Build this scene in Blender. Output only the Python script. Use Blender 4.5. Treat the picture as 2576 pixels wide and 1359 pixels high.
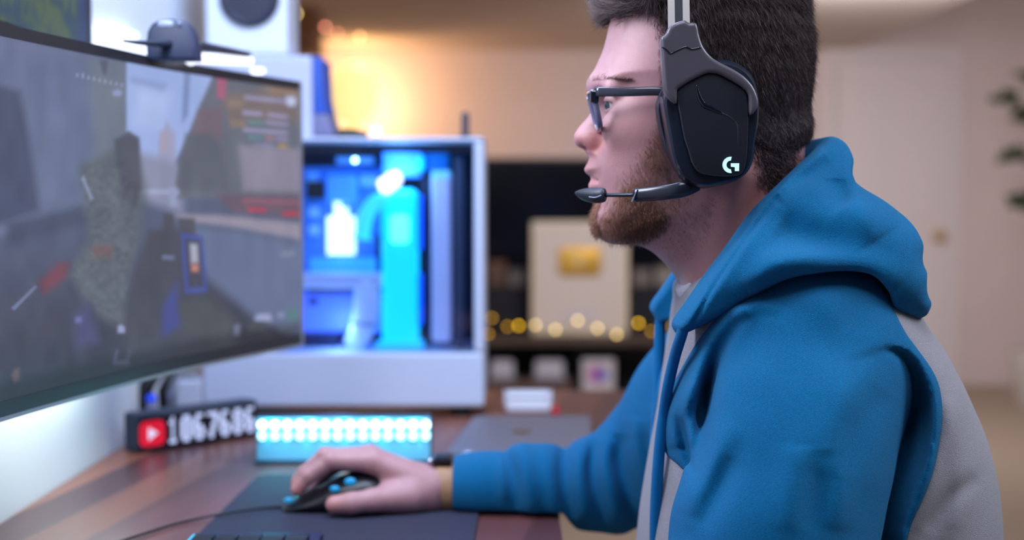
import bpy, bmesh, math, random
import numpy as np
from mathutils import Vector, Matrix

random.seed(7)
RNG = np.random.default_rng(7)
SC = bpy.context.scene
for o in list(bpy.data.objects):
    bpy.data.objects.remove(o)

# ------------------------------------------------------------------ camera
F = 50.0 / 36.0 * 2576.0            # focal length in photo pixels
CAMZ = 1.1176
PITCH = math.atan(179.5 / F)        # the horizon lies 179.5 px above the middle
cd = bpy.data.cameras.new('camera')
cam = bpy.data.objects.new('camera', cd)
SC.collection.objects.link(cam)
cam.location = (0, 0, CAMZ)
cam.rotation_euler = (math.pi / 2 - PITCH, 0, 0)
cd.lens = 50; cd.sensor_width = 36
cd.clip_start = 0.05
cd.dof.use_dof = True
cd.dof.focus_distance = 1.235
cd.dof.aperture_fstop = 2.9
cd.dof.aperture_blades = 0
SC.camera = cam

# ------------------------------------------------------------------ world, lights, exposure
w = bpy.data.worlds.new('world'); SC.world = w; w.use_nodes = True
w.node_tree.nodes['Background'].inputs[0].default_value = (0.55, 0.6, 0.8, 1)
w.node_tree.nodes['Background'].inputs[1].default_value = 0.05
SC.view_settings.view_transform = 'Standard'
SC.view_settings.look = 'None'
SC.view_settings.gamma = 1
SC.view_settings.exposure = 0.0
SC.view_settings.use_curve_mapping = False


def area(name, loc, target, size, power, color, size_y=None):
    l = bpy.data.lights.new(name, 'AREA')
    l.shape = 'RECTANGLE'; l.size = size; l.size_y = size_y or size
    l.energy = power; l.color = color
    o = bpy.data.objects.new(name, l); SC.collection.objects.link(o)
    o.location = loc
    o.rotation_euler = (Vector(target) - Vector(loc)).to_track_quat('-Z', 'Y').to_euler()
    return o


def point(name, loc, power, color, r=0.03):
    l = bpy.data.lights.new(name, 'POINT'); l.energy = power; l.color = color; l.shadow_soft_size = r
    o = bpy.data.objects.new(name, l); SC.collection.objects.link(o); o.location = loc
    return o


area('softbox_key', (0.20, 0.72, 2.08), (0.28, 1.35, 1.0), 0.55, 10.5, (0.80, 0.86, 1.0))
area('softbox_left', (-0.42, 1.25, 1.55), (0.10, 1.36, 1.14), 0.20, 6.0, (0.80, 0.86, 1.0), 0.35)
area('softbox_back', (1.45, 1.25, 2.0), (0.35, 1.35, 1.0), 0.6, 20, (0.78, 0.88, 1.0))
area('room_fill_light', (1.4, 6.0, 1.93), (1.6, 8.0, 0.6), 1.2, 40, (0.98, 0.92, 1.0))  # added soft fill for the back of the room
area('desk_fill_light', (-0.15, 1.65, 2.25), (-0.25, 2.35, 0.85), 0.5, 15, (0.55, 0.68, 1.0))  # added fill that brightens the tower front and desk, no ceiling fixture
area('wall_bias_light', (-0.50, 1.72, 0.93), (-0.60, 1.70, 0.84), 0.42, 0.6, (0.84, 0.97, 0.90), 0.05)
area('wall_wash_fill', (-0.25, 1.95, 2.2), (-0.585, 2.1, 1.45), 0.4, 5.0, (0.40, 0.60, 1.0))  # added blue fill that tints the left wall, no fixture there
area('console_fill_light', (0.7, 3.4, 1.95), (0.3, 5.4, 0.6), 0.6, 24, (1.0, 0.88, 0.84))


# ------------------------------------------------------------------ coordinates
def P(px, py, Y):
    u = (px - 1288.0) / F; v = (679.5 - py) / F
    c, s = math.cos(PITCH), math.sin(PITCH)
    t = Y / (c + v * s)
    return Vector((u * t, Y, CAMZ + t * (-s + v * c)))


def XZ(pts, Y=None):
    out = []
    for p in pts:
        q = P(p[0], p[1], p[2] if len(p) > 2 else Y)
        out.append((q.x, q.z))
    return out


# ------------------------------------------------------------------ materials
MATS = {}


def srgb(c):
    return tuple((x / 255 / 12.92) if x / 255 <= 0.04045 else ((x / 255 + 0.055) / 1.055) ** 2.4 for x in c)


def mat(name, color, rough=0.5, metal=0.0, emit=None, estr=0.0, noise=0.0, nscale=40, bump=0.0, bscale=200,
        sheen=0.0, coat=0.0, sub=0.0, attr=None, trans=0.0, spec=0.5, alpha=1.0, ior=1.5):
    if name in MATS:
        return MATS[name]
    m = bpy.data.materials.new(name); m.use_nodes = True
    nt = m.node_tree; N = nt.nodes; L = nt.links
    b = N['Principled BSDF']
    col = srgb(color) + (1,)
    b.inputs['Base Color'].default_value = col
    b.inputs['Roughness'].default_value = rough
    b.inputs['Metallic'].default_value = metal
    b.inputs['Specular IOR Level'].default_value = spec
    b.inputs['IOR'].default_value = ior
    if alpha < 1: b.inputs['Alpha'].default_value = alpha
    if trans: b.inputs['Transmission Weight'].default_value = trans
    if coat: b.inputs['Coat Weight'].default_value = coat; b.inputs['Coat Roughness'].default_value = 0.05
    if sheen:
        b.inputs['Sheen Weight'].default_value = sheen; b.inputs['Sheen Roughness'].default_value = 0.45
        b.inputs['Sheen Tint'].default_value = tuple(min(1, c * 0.6 + 0.3) for c in col[:3]) + (1,)
    if sub:
        b.inputs['Subsurface Weight'].default_value = sub
        b.inputs['Subsurface Scale'].default_value = 0.006
        b.inputs['Subsurface Radius'].default_value = (1.0, 0.35, 0.2)
    src = None
    tc = N.new('ShaderNodeTexCoord')
    if attr:
        a = N.new('ShaderNodeAttribute'); a.attribute_name = attr; src = a.outputs['Color']
    if noise or attr:
        n = N.new('ShaderNodeTexNoise'); n.inputs['Scale'].default_value = nscale; n.inputs['Detail'].default_value = 6
        L.new(tc.outputs['Object'], n.inputs['Vector'])
        r = N.new('ShaderNodeMapRange')
        r.inputs['From Min'].default_value = 0.25; r.inputs['From Max'].default_value = 0.75
        r.inputs['To Min'].default_value = 1 - noise; r.inputs['To Max'].default_value = 1 + noise
        L.new(n.outputs['Fac'], r.inputs['Value'])
        mx = N.new('ShaderNodeVectorMath'); mx.operation = 'SCALE'
        if src: L.new(src, mx.inputs[0])
        else: mx.inputs[0].default_value = col[:3]
        L.new(r.outputs[0], mx.inputs['Scale'])
        L.new(mx.outputs[0], b.inputs['Base Color'])
    if bump:
        n2 = N.new('ShaderNodeTexNoise'); n2.inputs['Scale'].default_value = bscale; n2.inputs['Detail'].default_value = 4; n2.inputs['Roughness'].default_value = .65
        L.new(tc.outputs['Object'], n2.inputs['Vector'])
        bp = N.new('ShaderNodeBump'); bp.inputs['Strength'].default_value = bump; bp.inputs['Distance'].default_value = 0.002
        L.new(n2.outputs['Fac'], bp.inputs['Height']); L.new(bp.outputs['Normal'], b.inputs['Normal'])
    if emit:
        b.inputs['Emission Color'].default_value = srgb(emit) + (1,)
        b.inputs['Emission Strength'].default_value = estr
    m.use_backface_culling = False
    MATS[name] = m
    return m


# ------------------------------------------------------------------ mesh builders
def link(name, me, m=None, parent=None, smooth=True):
    o = bpy.data.objects.new(name, me); SC.collection.objects.link(o)
    if m is not None:
        for q in (m if isinstance(m, (list, tuple)) else [m]): me.materials.append(q)
    if parent is not None: o.parent = parent
    if smooth and len(me.polygons):
        me.polygons.foreach_set('use_smooth', [True] * len(me.polygons))
    return o


def tag(o, label, cat, group=None, kind=None):
    if label: o['label'] = label
    if cat: o['category'] = cat
    if group: o['group'] = group
    if kind: o['kind'] = kind
    return o


def thing(name, label, cat, loc=(0, 0, 0), group=None):
    o = bpy.data.objects.new(name, None); SC.collection.objects.link(o)
    o.empty_display_size = 0.05
    o.location = loc
    return tag(o, label, cat, group)


def place(o, parent):
    """parent o (built in world coordinates) under an unrotated empty"""
    o.parent = parent
    o.matrix_parent_inverse = Matrix.Translation(-Vector(parent.location))
    return o


def bmobj(name, bm, m, parent=None, smooth=False):
    bmesh.ops.recalc_face_normals(bm, faces=bm.faces)
    me = bpy.data.meshes.new(name); bm.to_mesh(me); bm.free()
    o = link(name, me, m, None, smooth)
    if parent: place(o, parent)
    return o


def addbox(bm, lo, hi, bev=0.0, seg=2, mat_i=0, M=None):
    r = bmesh.ops.create_cube(bm, size=1)
    vs = r['verts']
    for v in vs:
        v.co = Vector([lo[i] + (v.co[i] + 0.5) * (hi[i] - lo[i]) for i in range(3)])
    fs = set(f for v in vs for f in v.link_faces)
    for f in fs: f.material_index = mat_i
    if bev:
        es = set(e for v in vs for e in v.link_edges)
        rr = bmesh.ops.bevel(bm, geom=list(es), offset=bev, segments=seg, affect='EDGES', profile=0.5)
        vs = list(set(v for f in rr['faces'] for v in f.verts) | set(v for v in vs if v.is_valid))
    if M is not None:
        for v in vs: v.co = M @ v.co
    return vs


def box(name, lo, hi, m, parent=None, bev=0.0, seg=2, M=None):
    bm = bmesh.new(); addbox(bm, lo, hi, bev, seg, M=M)
    return bmobj(name, bm, m, parent)


def pbox(name, x0, y0, x1, y1, Y, depth, m, parent=None, bev=0.002):
    """box whose front face at depth Y covers the pixel rectangle"""
    a = P(x0, y1, Y); b = P(x1, y0, Y)
    return box(name, (a.x, Y, a.z), (b.x, Y + depth, b.z), m, parent, bev)


def catmull(pts, n=6, closed=False):
    pts = [np.array(p, float) for p in pts]; N = len(pts); out = []
    rng = range(N) if closed else range(N - 1)
    for i in rng:
        if closed: p0, p1, p2, p3 = pts[i - 1], pts[i], pts[(i + 1) % N], pts[(i + 2) % N]
        else: p0, p1, p2, p3 = pts[max(i - 1, 0)], pts[i], pts[i + 1], pts[min(i + 2, N - 1)]
        for k in range(n):
            t = k / n
            out.append(0.5 * ((2 * p1) + (-p0 + p2) * t + (2 * p0 - 5 * p1 + 4 * p2 - p3) * t * t + (-p0 + 3 * p1 - 3 * p2 + p3) * t ** 3))
    if not closed: out.append(pts[-1])
    return out


def tube(name, pts, rad, m, parent=None, seg=10, smooth_n=6, flat=None, cap=True):
    """tube along a path; rad number or list; flat=(dir, factor) squashes the section along dir"""
    P0 = [tuple(p) for p in pts]
    R = rad if isinstance(rad, (list, tuple)) else [rad] * len(P0)
    q = catmull([tuple(p) + (r,) for p, r in zip(P0, R)], smooth_n) if smooth_n else [np.array(tuple(p) + (r,)) for p, r in zip(P0, R)]
    bm = bmesh.new(); rings = []
    prev = None
    for i, a in enumerate(q):
        t = Vector(q[min(i + 1, len(q) - 1)][:3] - q[max(i - 1, 0)][:3])
        if t.length < 1e-9: t = Vector((0, 0, 1))
        t.normalize()
        if prev is None:
            n = t.orthogonal() if flat is None else (Vector(flat[0]) - t * t.dot(Vector(flat[0]))).normalized()
        else: n = (prev - t * t.dot(prev)).normalized()
        if flat is not None: n = (Vector(flat[0]) - t * t.dot(Vector(flat[0]))).normalized()
        prev = n; b = t.cross(n)
        f = flat[1] if flat else 1.0
        ring = []
        for k in range(seg):
            an = 2 * math.pi * k / seg
            ring.append(bm.verts.new(Vector(a[:3]) + (n * math.cos(an) * f + b * math.sin(an)) * a[3]))
        rings.append(ring)
    for r0, r1 in zip(rings, rings[1:]):
        for k in range(seg):
            bm.faces.new((r0[k], r0[(k + 1) % seg], r1[(k + 1) % seg], r1[k]))
    if cap:
        bm.faces.new(rings[0][::-1]); bm.faces.new(rings[-1])
    o = bmobj(name, bm, m, parent, True)
    return o


def loft(name, layers, m, parent=None, cap=True, smooth=True):
    """layers: lists of equal count 3D points (closed rings)"""
    bm = bmesh.new(); R = [[bm.verts.new(Vector(p)) for p in l] for l in layers]
    n = len(R[0])
    for a, b in zip(R, R[1:]):
        for k in range(n): bm.faces.new((a[k], a[(k + 1) % n], b[(k + 1) % n], b[k]))
    if cap:
        bm.faces.new(R[0][::-1]); bm.faces.new(R[-1])
    o = bmobj(name, bm, m, parent, smooth)
    if smooth:
        try:
            o.data.set_sharp_from_angle(angle=math.radians(38))
        except Exception:
            pass
    return o


def cyl(name, c, r, h, m, parent=None, axis='Z', seg=28, r2=None, bev=0.0):
    """cylinder from c along axis by h; rounded rims by bev"""
    r2 = r if r2 is None else r2
    A = {'X': Vector((1, 0, 0)), 'Y': Vector((0, 1, 0)), 'Z': Vector((0, 0, 1))}[axis] if isinstance(axis, str) else Vector(axis).normalized()
    n = A.orthogonal().normalized(); b = A.cross(n)
    prof = [(r, 0), (r2, h)] if not bev else [(r - bev, 0), (r - bev * .3, bev * .3), (r, bev), (r2, h - bev), (r2 - bev * .3, h - bev * .3), (r2 - bev, h)]
    L = [[Vector(c) + A * hh + (n * math.cos(2 * math.pi * k / seg) + b * math.sin(2 * math.pi * k / seg)) * rr for k in range(seg)] for rr, hh in prof]
    return loft(name, L, m, parent)


def sphere(name, c, r, m, parent=None, seg=16, scale=(1, 1, 1)):
    bm = bmesh.new(); bmesh.ops.create_uvsphere(bm, u_segments=seg, v_segments=max(6, seg // 2), radius=1)
    rr = r if isinstance(r, (tuple, list)) else (r, r, r)
    for v in bm.verts: v.co = Vector(c) + Vector((v.co.x * rr[0], v.co.y * rr[1], v.co.z * rr[2]))
    return bmobj(name, bm, m, parent, True)


def prism(name, poly, Y0, Y1, m, parent=None, bev=0.0, seg=3, smooth=True):
    """polygon of (x,z) extruded from Y0 to Y1, rims bevelled inward"""
    c = np.mean(np.array(poly), axis=0)
    A = np.array(poly, float)
    def off(d):
        n = len(A); out = []
        area2 = sum(A[i][0] * A[(i + 1) % n][1] - A[(i + 1) % n][0] * A[i][1] for i in range(n))
        s = 1 if area2 > 0 else -1
        for i in range(n):
            e1 = A[i] - A[i - 1]; e2 = A[(i + 1) % n] - A[i]
            n1 = np.array((-e1[1], e1[0])) * s; n2 = np.array((-e2[1], e2[0])) * s
            n1 /= (np.linalg.norm(n1) + 1e-12); n2 /= (np.linalg.norm(n2) + 1e-12)
            q = n1 + n2; l = np.linalg.norm(q)
            q = q / l if l > 1e-6 else n1
            out.append(A[i] + q * d / max(0.5, q.dot(n1)))
        return out
    L = []
    sg = 1 if Y1 > Y0 else -1
    if bev:
        for k in range(seg + 1):
            a = math.pi / 2 * k / seg
            L.append([(p[0], Y0 + sg * bev * (1 - math.sin(a)), p[1]) for p in off(bev * (1 - math.cos(math.pi / 2 - a)) if False else bev * (1 - math.sin(a)) * 0 + bev * (1 - math.cos(math.pi / 2 - a)))])
        L = [[(p[0], Y0 + sg * bev * (1 - math.cos(math.pi / 2 * k / seg)), p[1]) for p in off(bev * (1 - math.sin(math.pi / 2 * k / seg)))] for k in range(seg + 1)]
        L.append([(p[0], Y1, p[1]) for p in A])
    else:
        L = [[(p[0], Y0, p[1]) for p in A], [(p[0], Y1, p[1]) for p in A]]
    return loft(name, L, m, parent, smooth=smooth)


# ------------------------------------------------------------------ signed distance modelling
def smin(a, b, k):
    h = np.clip(.5 + .5 * (b - a) / k, 0, 1)
    return b * (1 - h) + a * h - k * h * (1 - h)


def smax(a, b, k):
    return -smin(-a, -b, k)


def cone(Q, a, b, ra, rb):
    a = np.array(a, float); b = np.array(b, float); ab = b - a
    t = np.clip(((Q - a) @ ab) / (ab @ ab), 0, 1)
    return np.linalg.norm(Q - (a + t[:, None] * ab), axis=1) - (ra + (rb - ra) * t)


def chain(Q, pts, rads, k=0.004):
    d = None
    for i in range(len(pts) - 1):
        e = cone(Q, pts[i], pts[i + 1], rads[i], rads[i + 1])
        d = e if d is None else smin(d, e, k)
    return d


def ell(Q, c, r, rot=None):
    q = Q - np.array(c, float)
    if rot is not None: q = q @ np.array(rot)
    r = np.array(r, float)
    k0 = np.linalg.norm(q / r, axis=1); k1 = np.linalg.norm(q / (r * r), axis=1)
    return k0 * (k0 - 1) / np.maximum(k1, 1e-9)


class Prof:
    """signed distance to a closed outline in the x-z plane, on a grid"""
    def __init__(self, pts, smooth=5, res=0.0015, pad=0.10):
        q = np.array(catmull(pts, smooth, True)) if smooth else np.array(pts, float)
        self.lo = q.min(0) - pad; hi = q.max(0) + pad
        n = np.ceil((hi - self.lo) / res).astype(int) + 1
        self.n = n; self.res = res
        gx = self.lo[0] + np.arange(n[0]) * res; gz = self.lo[1] + np.arange(n[1]) * res
        X, Z = np.meshgrid(gx, gz, indexing='ij')
        D = np.full(X.shape, 1e9); ins = np.zeros(X.shape, bool)
        for i in range(len(q)):
            a = q[i]; b = q[(i + 1) % len(q)]; e = b - a
            l2 = e @ e
            if l2 < 1e-14: continue
            t = np.clip(((X - a[0]) * e[0] + (Z - a[1]) * e[1]) / l2, 0, 1)
            D = np.minimum(D, (X - a[0] - t * e[0]) ** 2 + (Z - a[1] - t * e[1]) ** 2)
            c = (a[1] > Z) != (b[1] > Z)
            with np.errstate(divide='ignore', invalid='ignore'):
                xi = a[0] + (Z - a[1]) / (e[1] if e[1] != 0 else 1e-12) * e[0]
            ins ^= c & (X < xi)
        D = np.sqrt(D)
        self.D = np.where(ins, -D, D)

    def __call__(self, Q):
        fx = (Q[:, 0] - self.lo[0]) / self.res; fz = (Q[:, 2] - self.lo[1]) / self.res
        ex = np.maximum(0, np.maximum(-fx, fx - (self.n[0] - 1.001))) * self.res
        ez = np.maximum(0, np.maximum(-fz, fz - (self.n[1] - 1.001))) * self.res
        fx = np.clip(fx, 0, self.n[0] - 1.001); fz = np.clip(fz, 0, self.n[1] - 1.001)
        i = fx.astype(int); j = fz.astype(int); u = fx - i; v = fz - j
        D = self.D
        return (D[i, j] * (1 - u) * (1 - v) + D[i + 1, j] * u * (1 - v) + D[i, j + 1] * (1 - u) * v + D[i + 1, j + 1] * u * v) + np.hypot(ex, ez)


def blurprof(p, sg):
    n = int(3 * sg / p.res); k = np.exp(-(np.arange(-n, n + 1) * p.res / sg) ** 2 / 2); k /= k.sum()
    D = np.pad(p.D, n, mode='edge')
    D = np.apply_along_axis(lambda v: np.convolve(v, k, 'valid'), 0, D)
    D = np.apply_along_axis(lambda v: np.convolve(v, k, 'valid'), 1, D)
    w = np.clip((-p.D - .008) / .02, 0, 1); p.D = p.D * (1 - w) + D * w
    return p


class ProfPx(Prof):
    """outline traced in photo pixels: a cutting cone from the camera, for edges that lie on a surface"""
    def __init__(self, pts, smooth=4, res=1.5, pad=260):
        Prof.__init__(self, pts, smooth, res, pad)

    def __call__(self, Q):
        px, py, dep = proj(Q)
        D = Prof.__call__(self, np.stack([px, px * 0, py], 1))
        return D * dep / F


def proj(Q):
    c, s = math.cos(PITCH), math.sin(PITCH); z = Q[:, 2] - CAMZ
    dep = Q[:, 1] * c - z * s
    return 1288 + F * Q[:, 0] / dep, 679.5 - F * (Q[:, 1] * s + z * c) / dep, dep


def fold(Q, pxpts, Y, w, amp, back=None):
    pts = [tuple(q) for q in catmull(pxpts, 4)]
    px, py, dep = proj(Q)
    d, t = segd(np.stack([px, px * 0, py], 1), pts)
    e = amp * np.exp(-(d * dep / F / w) ** 2) * np.sin(np.pi * np.clip(t * 0.94 + 0.03, 0, 1)) ** 0.6
    return e * (Q[:, 1] < (back or Y + .17))


class SI:
    """smoothed piecewise interpolation"""
    def __init__(self, xs, ys, sg=.012):
        o = np.argsort(xs); xs = np.array(xs, float)[o]; ys = np.array(ys, float)[o]
        self.x = np.arange(xs[0] - .1, xs[-1] + .1, .001); y = np.interp(self.x, xs, ys)
        k = np.exp(-(np.arange(-60, 61) * .001 / sg) ** 2 / 2); k /= k.sum()
        self.y = np.convolve(np.pad(y, 60, mode='edge'), k, 'valid')

    def __call__(self, v): return np.interp(v, self.x, self.y)


def inflate(Q, prof, yc, W, r, p=2.2):
    """outline inflated to half width W about the plane y=yc, edges rounded over r"""
    d2 = prof(Q)
    a = np.maximum(d2 + r, 0) / r; b = np.abs(Q[:, 1] - yc) / W
    k = (a ** p + b ** p) ** (1 / p)
    return (k - 1) * np.minimum(W, r)


def segd(Q, pts):
    """distance in the x-z plane to a polyline, and the position along it 0..1"""
    best = None; par = None; n = len(pts) - 1
    for i in range(n):
        a = np.array(pts[i]); e = np.array(pts[i + 1]) - a
        t = np.clip(((Q[:, 0] - a[0]) * e[0] + (Q[:, 2] - a[1]) * e[1]) / (e @ e), 0, 1)
        d = np.hypot(Q[:, 0] - a[0] - t * e[0], Q[:, 2] - a[1] - t * e[1])
        if best is None: best, par = d, (i + t) / n
        else:
            m_ = d < best; best = np.where(m_, d, best); par = np.where(m_, (i + t) / n, par)
    return best, par


def surface(f, lo, hi, res, S=8, slack=1.8):
    lo = np.array(lo, float); hi = np.array(hi, float)
    nb = np.ceil((hi - lo) / (res * S)).astype(int); n = nb * S + 1
    c = [lo[i] + (np.arange(nb[i]) + .5) * S * res for i in range(3)]
    G = np.stack(np.meshgrid(*c, indexing='ij'), -1).reshape(-1, 3)
    d = f(G)
    act = (np.abs(d) < S * res * 0.87 * slack).reshape(nb)
    V = np.ones(n, np.float32)
    V[:-1, :-1, :-1] = np.repeat(np.repeat(np.repeat(np.where(d.reshape(nb) < 0, -1, 1).astype(np.float32), S, 0), S, 1), S, 2)
    M = np.zeros(n, bool)
    for (i, j, k) in np.argwhere(act):
        M[i * S:i * S + S + 1, j * S:j * S + S + 1, k * S:k * S + S + 1] = True
    idx = np.argwhere(M)
    for s in range(0, len(idx), 400000):
        ii = idx[s:s + 400000]
        V[ii[:, 0], ii[:, 1], ii[:, 2]] = f(lo + ii * res)
    V[0] = V[-1] = 1; V[:, 0] = V[:, -1] = 1; V[:, :, 0] = V[:, :, -1] = 1
    I = V < 0
    C = np.zeros(tuple(x - 1 for x in n), np.uint8)
    for a in (0, 1):
        for b in (0, 1):
            for e in (0, 1):
                C += I[a:n[0] - 1 + a, b:n[1] - 1 + b, e:n[2] - 1 + e]
    cells = np.argwhere((C > 0) & (C < 8))
    vid = np.full(C.shape, -1, np.int32); vid[cells[:, 0], cells[:, 1], cells[:, 2]] = np.arange(len(cells))
    acc = np.zeros((len(cells), 3)); cnt = np.zeros(len(cells))
    co = [(a, b, e) for a in (0, 1) for b in (0, 1) for e in (0, 1)]
    val = {q: V[cells[:, 0] + q[0], cells[:, 1] + q[1], cells[:, 2] + q[2]].astype(float) for q in co}
    for q in co:
        for ax in range(3):
            if q[ax] == 1: continue
            r = list(q); r[ax] = 1; r = tuple(r)
            va, vb = val[q], val[r]; x = (va < 0) != (vb < 0)
            t = np.where(x, va / np.where(x, va - vb, 1), 0)
            p = np.repeat(np.array(q, float)[None], len(cells), 0); p[:, ax] += t
            acc += p * x[:, None]; cnt += x
    verts = lo + (cells + acc / cnt[:, None]) * res
    faces = []
    for ax in range(3):
        a1, a2 = [(1, 2), (2, 0), (0, 1)][ax]
        sl0 = [slice(None)] * 3; sl1 = [slice(None)] * 3
        sl0[ax] = slice(0, -1); sl1[ax] = slice(1, None)
        A = I[tuple(sl0)]; B = I[tuple(sl1)]
        E = np.argwhere(A != B)
        E = E[(E[:, a1] > 0) & (E[:, a2] > 0) & (E[:, a1] < n[a1] - 1) & (E[:, a2] < n[a2] - 1)]
        ins = A[E[:, 0], E[:, 1], E[:, 2]]
        def v(d1, d2):
            q = E.copy(); q[:, a1] -= d1; q[:, a2] -= d2
            return vid[q[:, 0], q[:, 1], q[:, 2]]
        Fq = np.stack([v(1, 1), v(0, 1), v(0, 0), v(1, 0)], 1)
        Fq[~ins] = Fq[~ins][:, ::-1]
        faces.append(Fq)
    faces = np.concatenate(faces); faces = faces[(faces >= 0).all(1)]
    return verts, faces


def npmesh(name, verts, faces, color=None):
    """faces: (n,4) or (n,3) array"""
    me = bpy.data.meshes.new(name)
    me.vertices.add(len(verts)); me.vertices.foreach_set('co', np.asarray(verts, np.float32).ravel())
    k = faces.shape[1]
    me.loops.add(faces.size); me.loops.foreach_set('vertex_index', faces.astype(np.int32).ravel())
    me.polygons.add(len(faces)); me.polygons.foreach_set('loop_start', np.arange(len(faces), dtype=np.int32) * k)
    me.update(calc_edges=True)
    if color is not None:
        a = me.color_attributes.new('Col', 'FLOAT_COLOR', 'POINT')
        c = np.ones((len(verts), 4), np.float32); c[:, :3] = color
        a.data.foreach_set('color', c.ravel())
    return me


def sdfobj(name, f, lo, hi, res, m, parent=None, colorf=None, slack=1.8):
    v, q = surface(f, lo, hi, res, slack=slack)
    me = npmesh(name, v, q, colorf(v) if colorf else None)
    o = link(name, me, m, None, True)
    if parent: place(o, parent)
    return o


def vnormals(v, q):
    n = np.cross(v[q[:, 2]] - v[q[:, 0]], v[q[:, 3]] - v[q[:, 1]])
    N = np.zeros_like(v)
    for k in range(4): np.add.at(N, q[:, k], n)
    return N / (np.linalg.norm(N, axis=1)[:, None] + 1e-12)


def strands(name, root, direc, length, rad, m, parent, curl=0.0, grav=(0, 0, 0), colors=None):
    """thin three sided tapering hairs as one mesh"""
    n = len(root); length = np.asarray(length)[:, None]
    d = direc / (np.linalg.norm(direc, axis=1)[:, None] + 1e-9)
    ref = np.where(np.abs(d[:, 2:3]) < 0.9, np.array([[0, 0, 1.0]]), np.array([[1.0, 0, 0]]))
    s = np.cross(d, ref); s /= np.linalg.norm(s, axis=1)[:, None]; t = np.cross(d, s)
    g = np.array(grav)[None]
    wob = RNG.normal(size=(n, 3)) * curl
    p0 = root; p1 = root + d * length * .5 + wob * length * .3 + g * length * .2
    p2 = root + d * length + wob * length + g * length * .8
    V = np.zeros((n, 7, 3))
    for k in range(3):
        a = 2 * math.pi * k / 3
        o_ = (s * math.cos(a) + t * math.sin(a)) * rad
        V[:, k] = p0 + o_; V[:, 3 + k] = p1 + o_ * .8
    V[:, 6] = p2
    b = np.arange(n)[:, None] * 7
    T = []
    for k in range(3):
        j = (k + 1) % 3
        T += [b + np.array([k, j, 3 + j]), b + np.array([k, 3 + j, 3 + k]), b + np.array([3 + k, 3 + j, 6])]
    T = np.concatenate(T)
    col = None
    if colors is not None: col = np.repeat(colors, 7, axis=0)
    me = npmesh(name, V.reshape(-1, 3), T, col)
    o = link(name, me, m, None, True)
    place(o, parent)
    return o

# ================================================================== ROOM
M_wall = mat('wall_paint', (226, 212, 208), 0.85, noise=0.03, nscale=3, bump=0.05, bscale=300)
M_wallw = mat('white_wall_paint', (226, 230, 236), 0.8, noise=0.02, nscale=3)
M_ceil = mat('ceiling_paint', (196, 184, 172), 0.9, noise=0.03, nscale=2)
M_carpet = mat('beige_carpet', (176, 160, 142), 0.95, noise=0.10, nscale=60, bump=0.4, bscale=500)
M_door = mat('door_paint', (232, 224, 222), 0.6)
M_brass = mat('brass', (205, 170, 95), 0.3, 0.9)
M_black = mat('black_plastic', (22, 24, 30), 0.42)
M_dark = mat('dark_lacquer', (20, 20, 27), 0.35)
M_white = mat('white_plastic', (226, 228, 234), 0.4)


def wallbox(name, lo, hi, m):
    return tag(box(name, lo, hi, m), None, None, None, 'structure')


wallbox('floor', (-3.1, -0.6, -0.1), (3.7, 8.6, 0.0), M_carpet)
wallbox('wall_back', (-3.1, 8.5, 0), (3.7, 8.6, 2.6), M_wall)
wallbox('wall_right', (3.6, -0.6, 0), (3.7, 8.5, 2.6), M_wall)
wallbox('wall_left', (-0.685, -0.6, 0), (-0.585, 3.72, 2.6), M_wallw)
wallbox('wall_far_left', (-3.1, 3.62, 0), (-3.0, 8.5, 2.6), M_wall)
wallbox('wall_return', (-3.0, 3.62, 0), (-0.685, 3.72, 2.6), M_wall)
wallbox('ceiling', (-3.1, -0.6, 2.6), (3.7, 8.6, 2.7), M_ceil)
wallbox('ceiling_dropped', (-3.0, 4.6, 2.0), (2.0, 8.5, 2.6), M_ceil)
_b = bmesh.new()
addbox(_b, (-3.0, 8.485, 0), (1.85, 8.5, 0.10), 0.004)
tag(bmobj('baseboard_back', _b, M_door), None, None, None, 'structure')

# door in the back wall
dl = P(2098, 600, 8.5).x; dr = P(2382, 600, 8.5).x; dtop = P(2200, 152, 8.5).z
_b = bmesh.new()
addbox(_b, (dl, 8.462, 0.01), (dr, 8.499, dtop), 0.003)
for zz0, zz1 in ((0.16, 0.86), (1.0, dtop - 0.14)):
    for k in (0, 1):
        xa = dl + 0.09 + k * (dr - dl - 0.06) / 2; xb = xa + (dr - dl) / 2 - 0.15
        addbox(_b, (xa, 8.455, zz0), (xb, 8.463, zz1), 0.004)
door = tag(bmobj('door_1', _b, M_door), 'white panelled door with a brass knob in the back wall', 'door', None, 'structure')
kc = P(2362, 594, 8.44)
_k = loft('knob', [[(kc.x + math.cos(a) * r, 8.455 - d, kc.z + math.sin(a) * r) for a in [2 * math.pi * i / 20 for i in range(20)]]
                   for r, d in ((0.034, 0), (0.034, 0.006), (0.012, 0.01), (0.012, 0.03), (0.026, 0.04), (0.031, 0.052), (0.026, 0.066), (0.008, 0.071))], M_brass)
_k.parent = door
_b = bmesh.new()
for a, b_ in (((dl - 0.075, 8.475, 0), (dl - 0.006, 8.5, dtop + 0.07)), ((dr + 0.006, 8.475, 0), (dr + 0.075, 8.5, dtop + 0.07)), ((dl - 0.075, 8.474, dtop + 0.008), (dr + 0.075, 8.5, dtop + 0.075))):
    addbox(_b, a, b_, 0.004)
tag(bmobj('trim_1', _b, M_door), None, None, None, 'structure')

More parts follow.
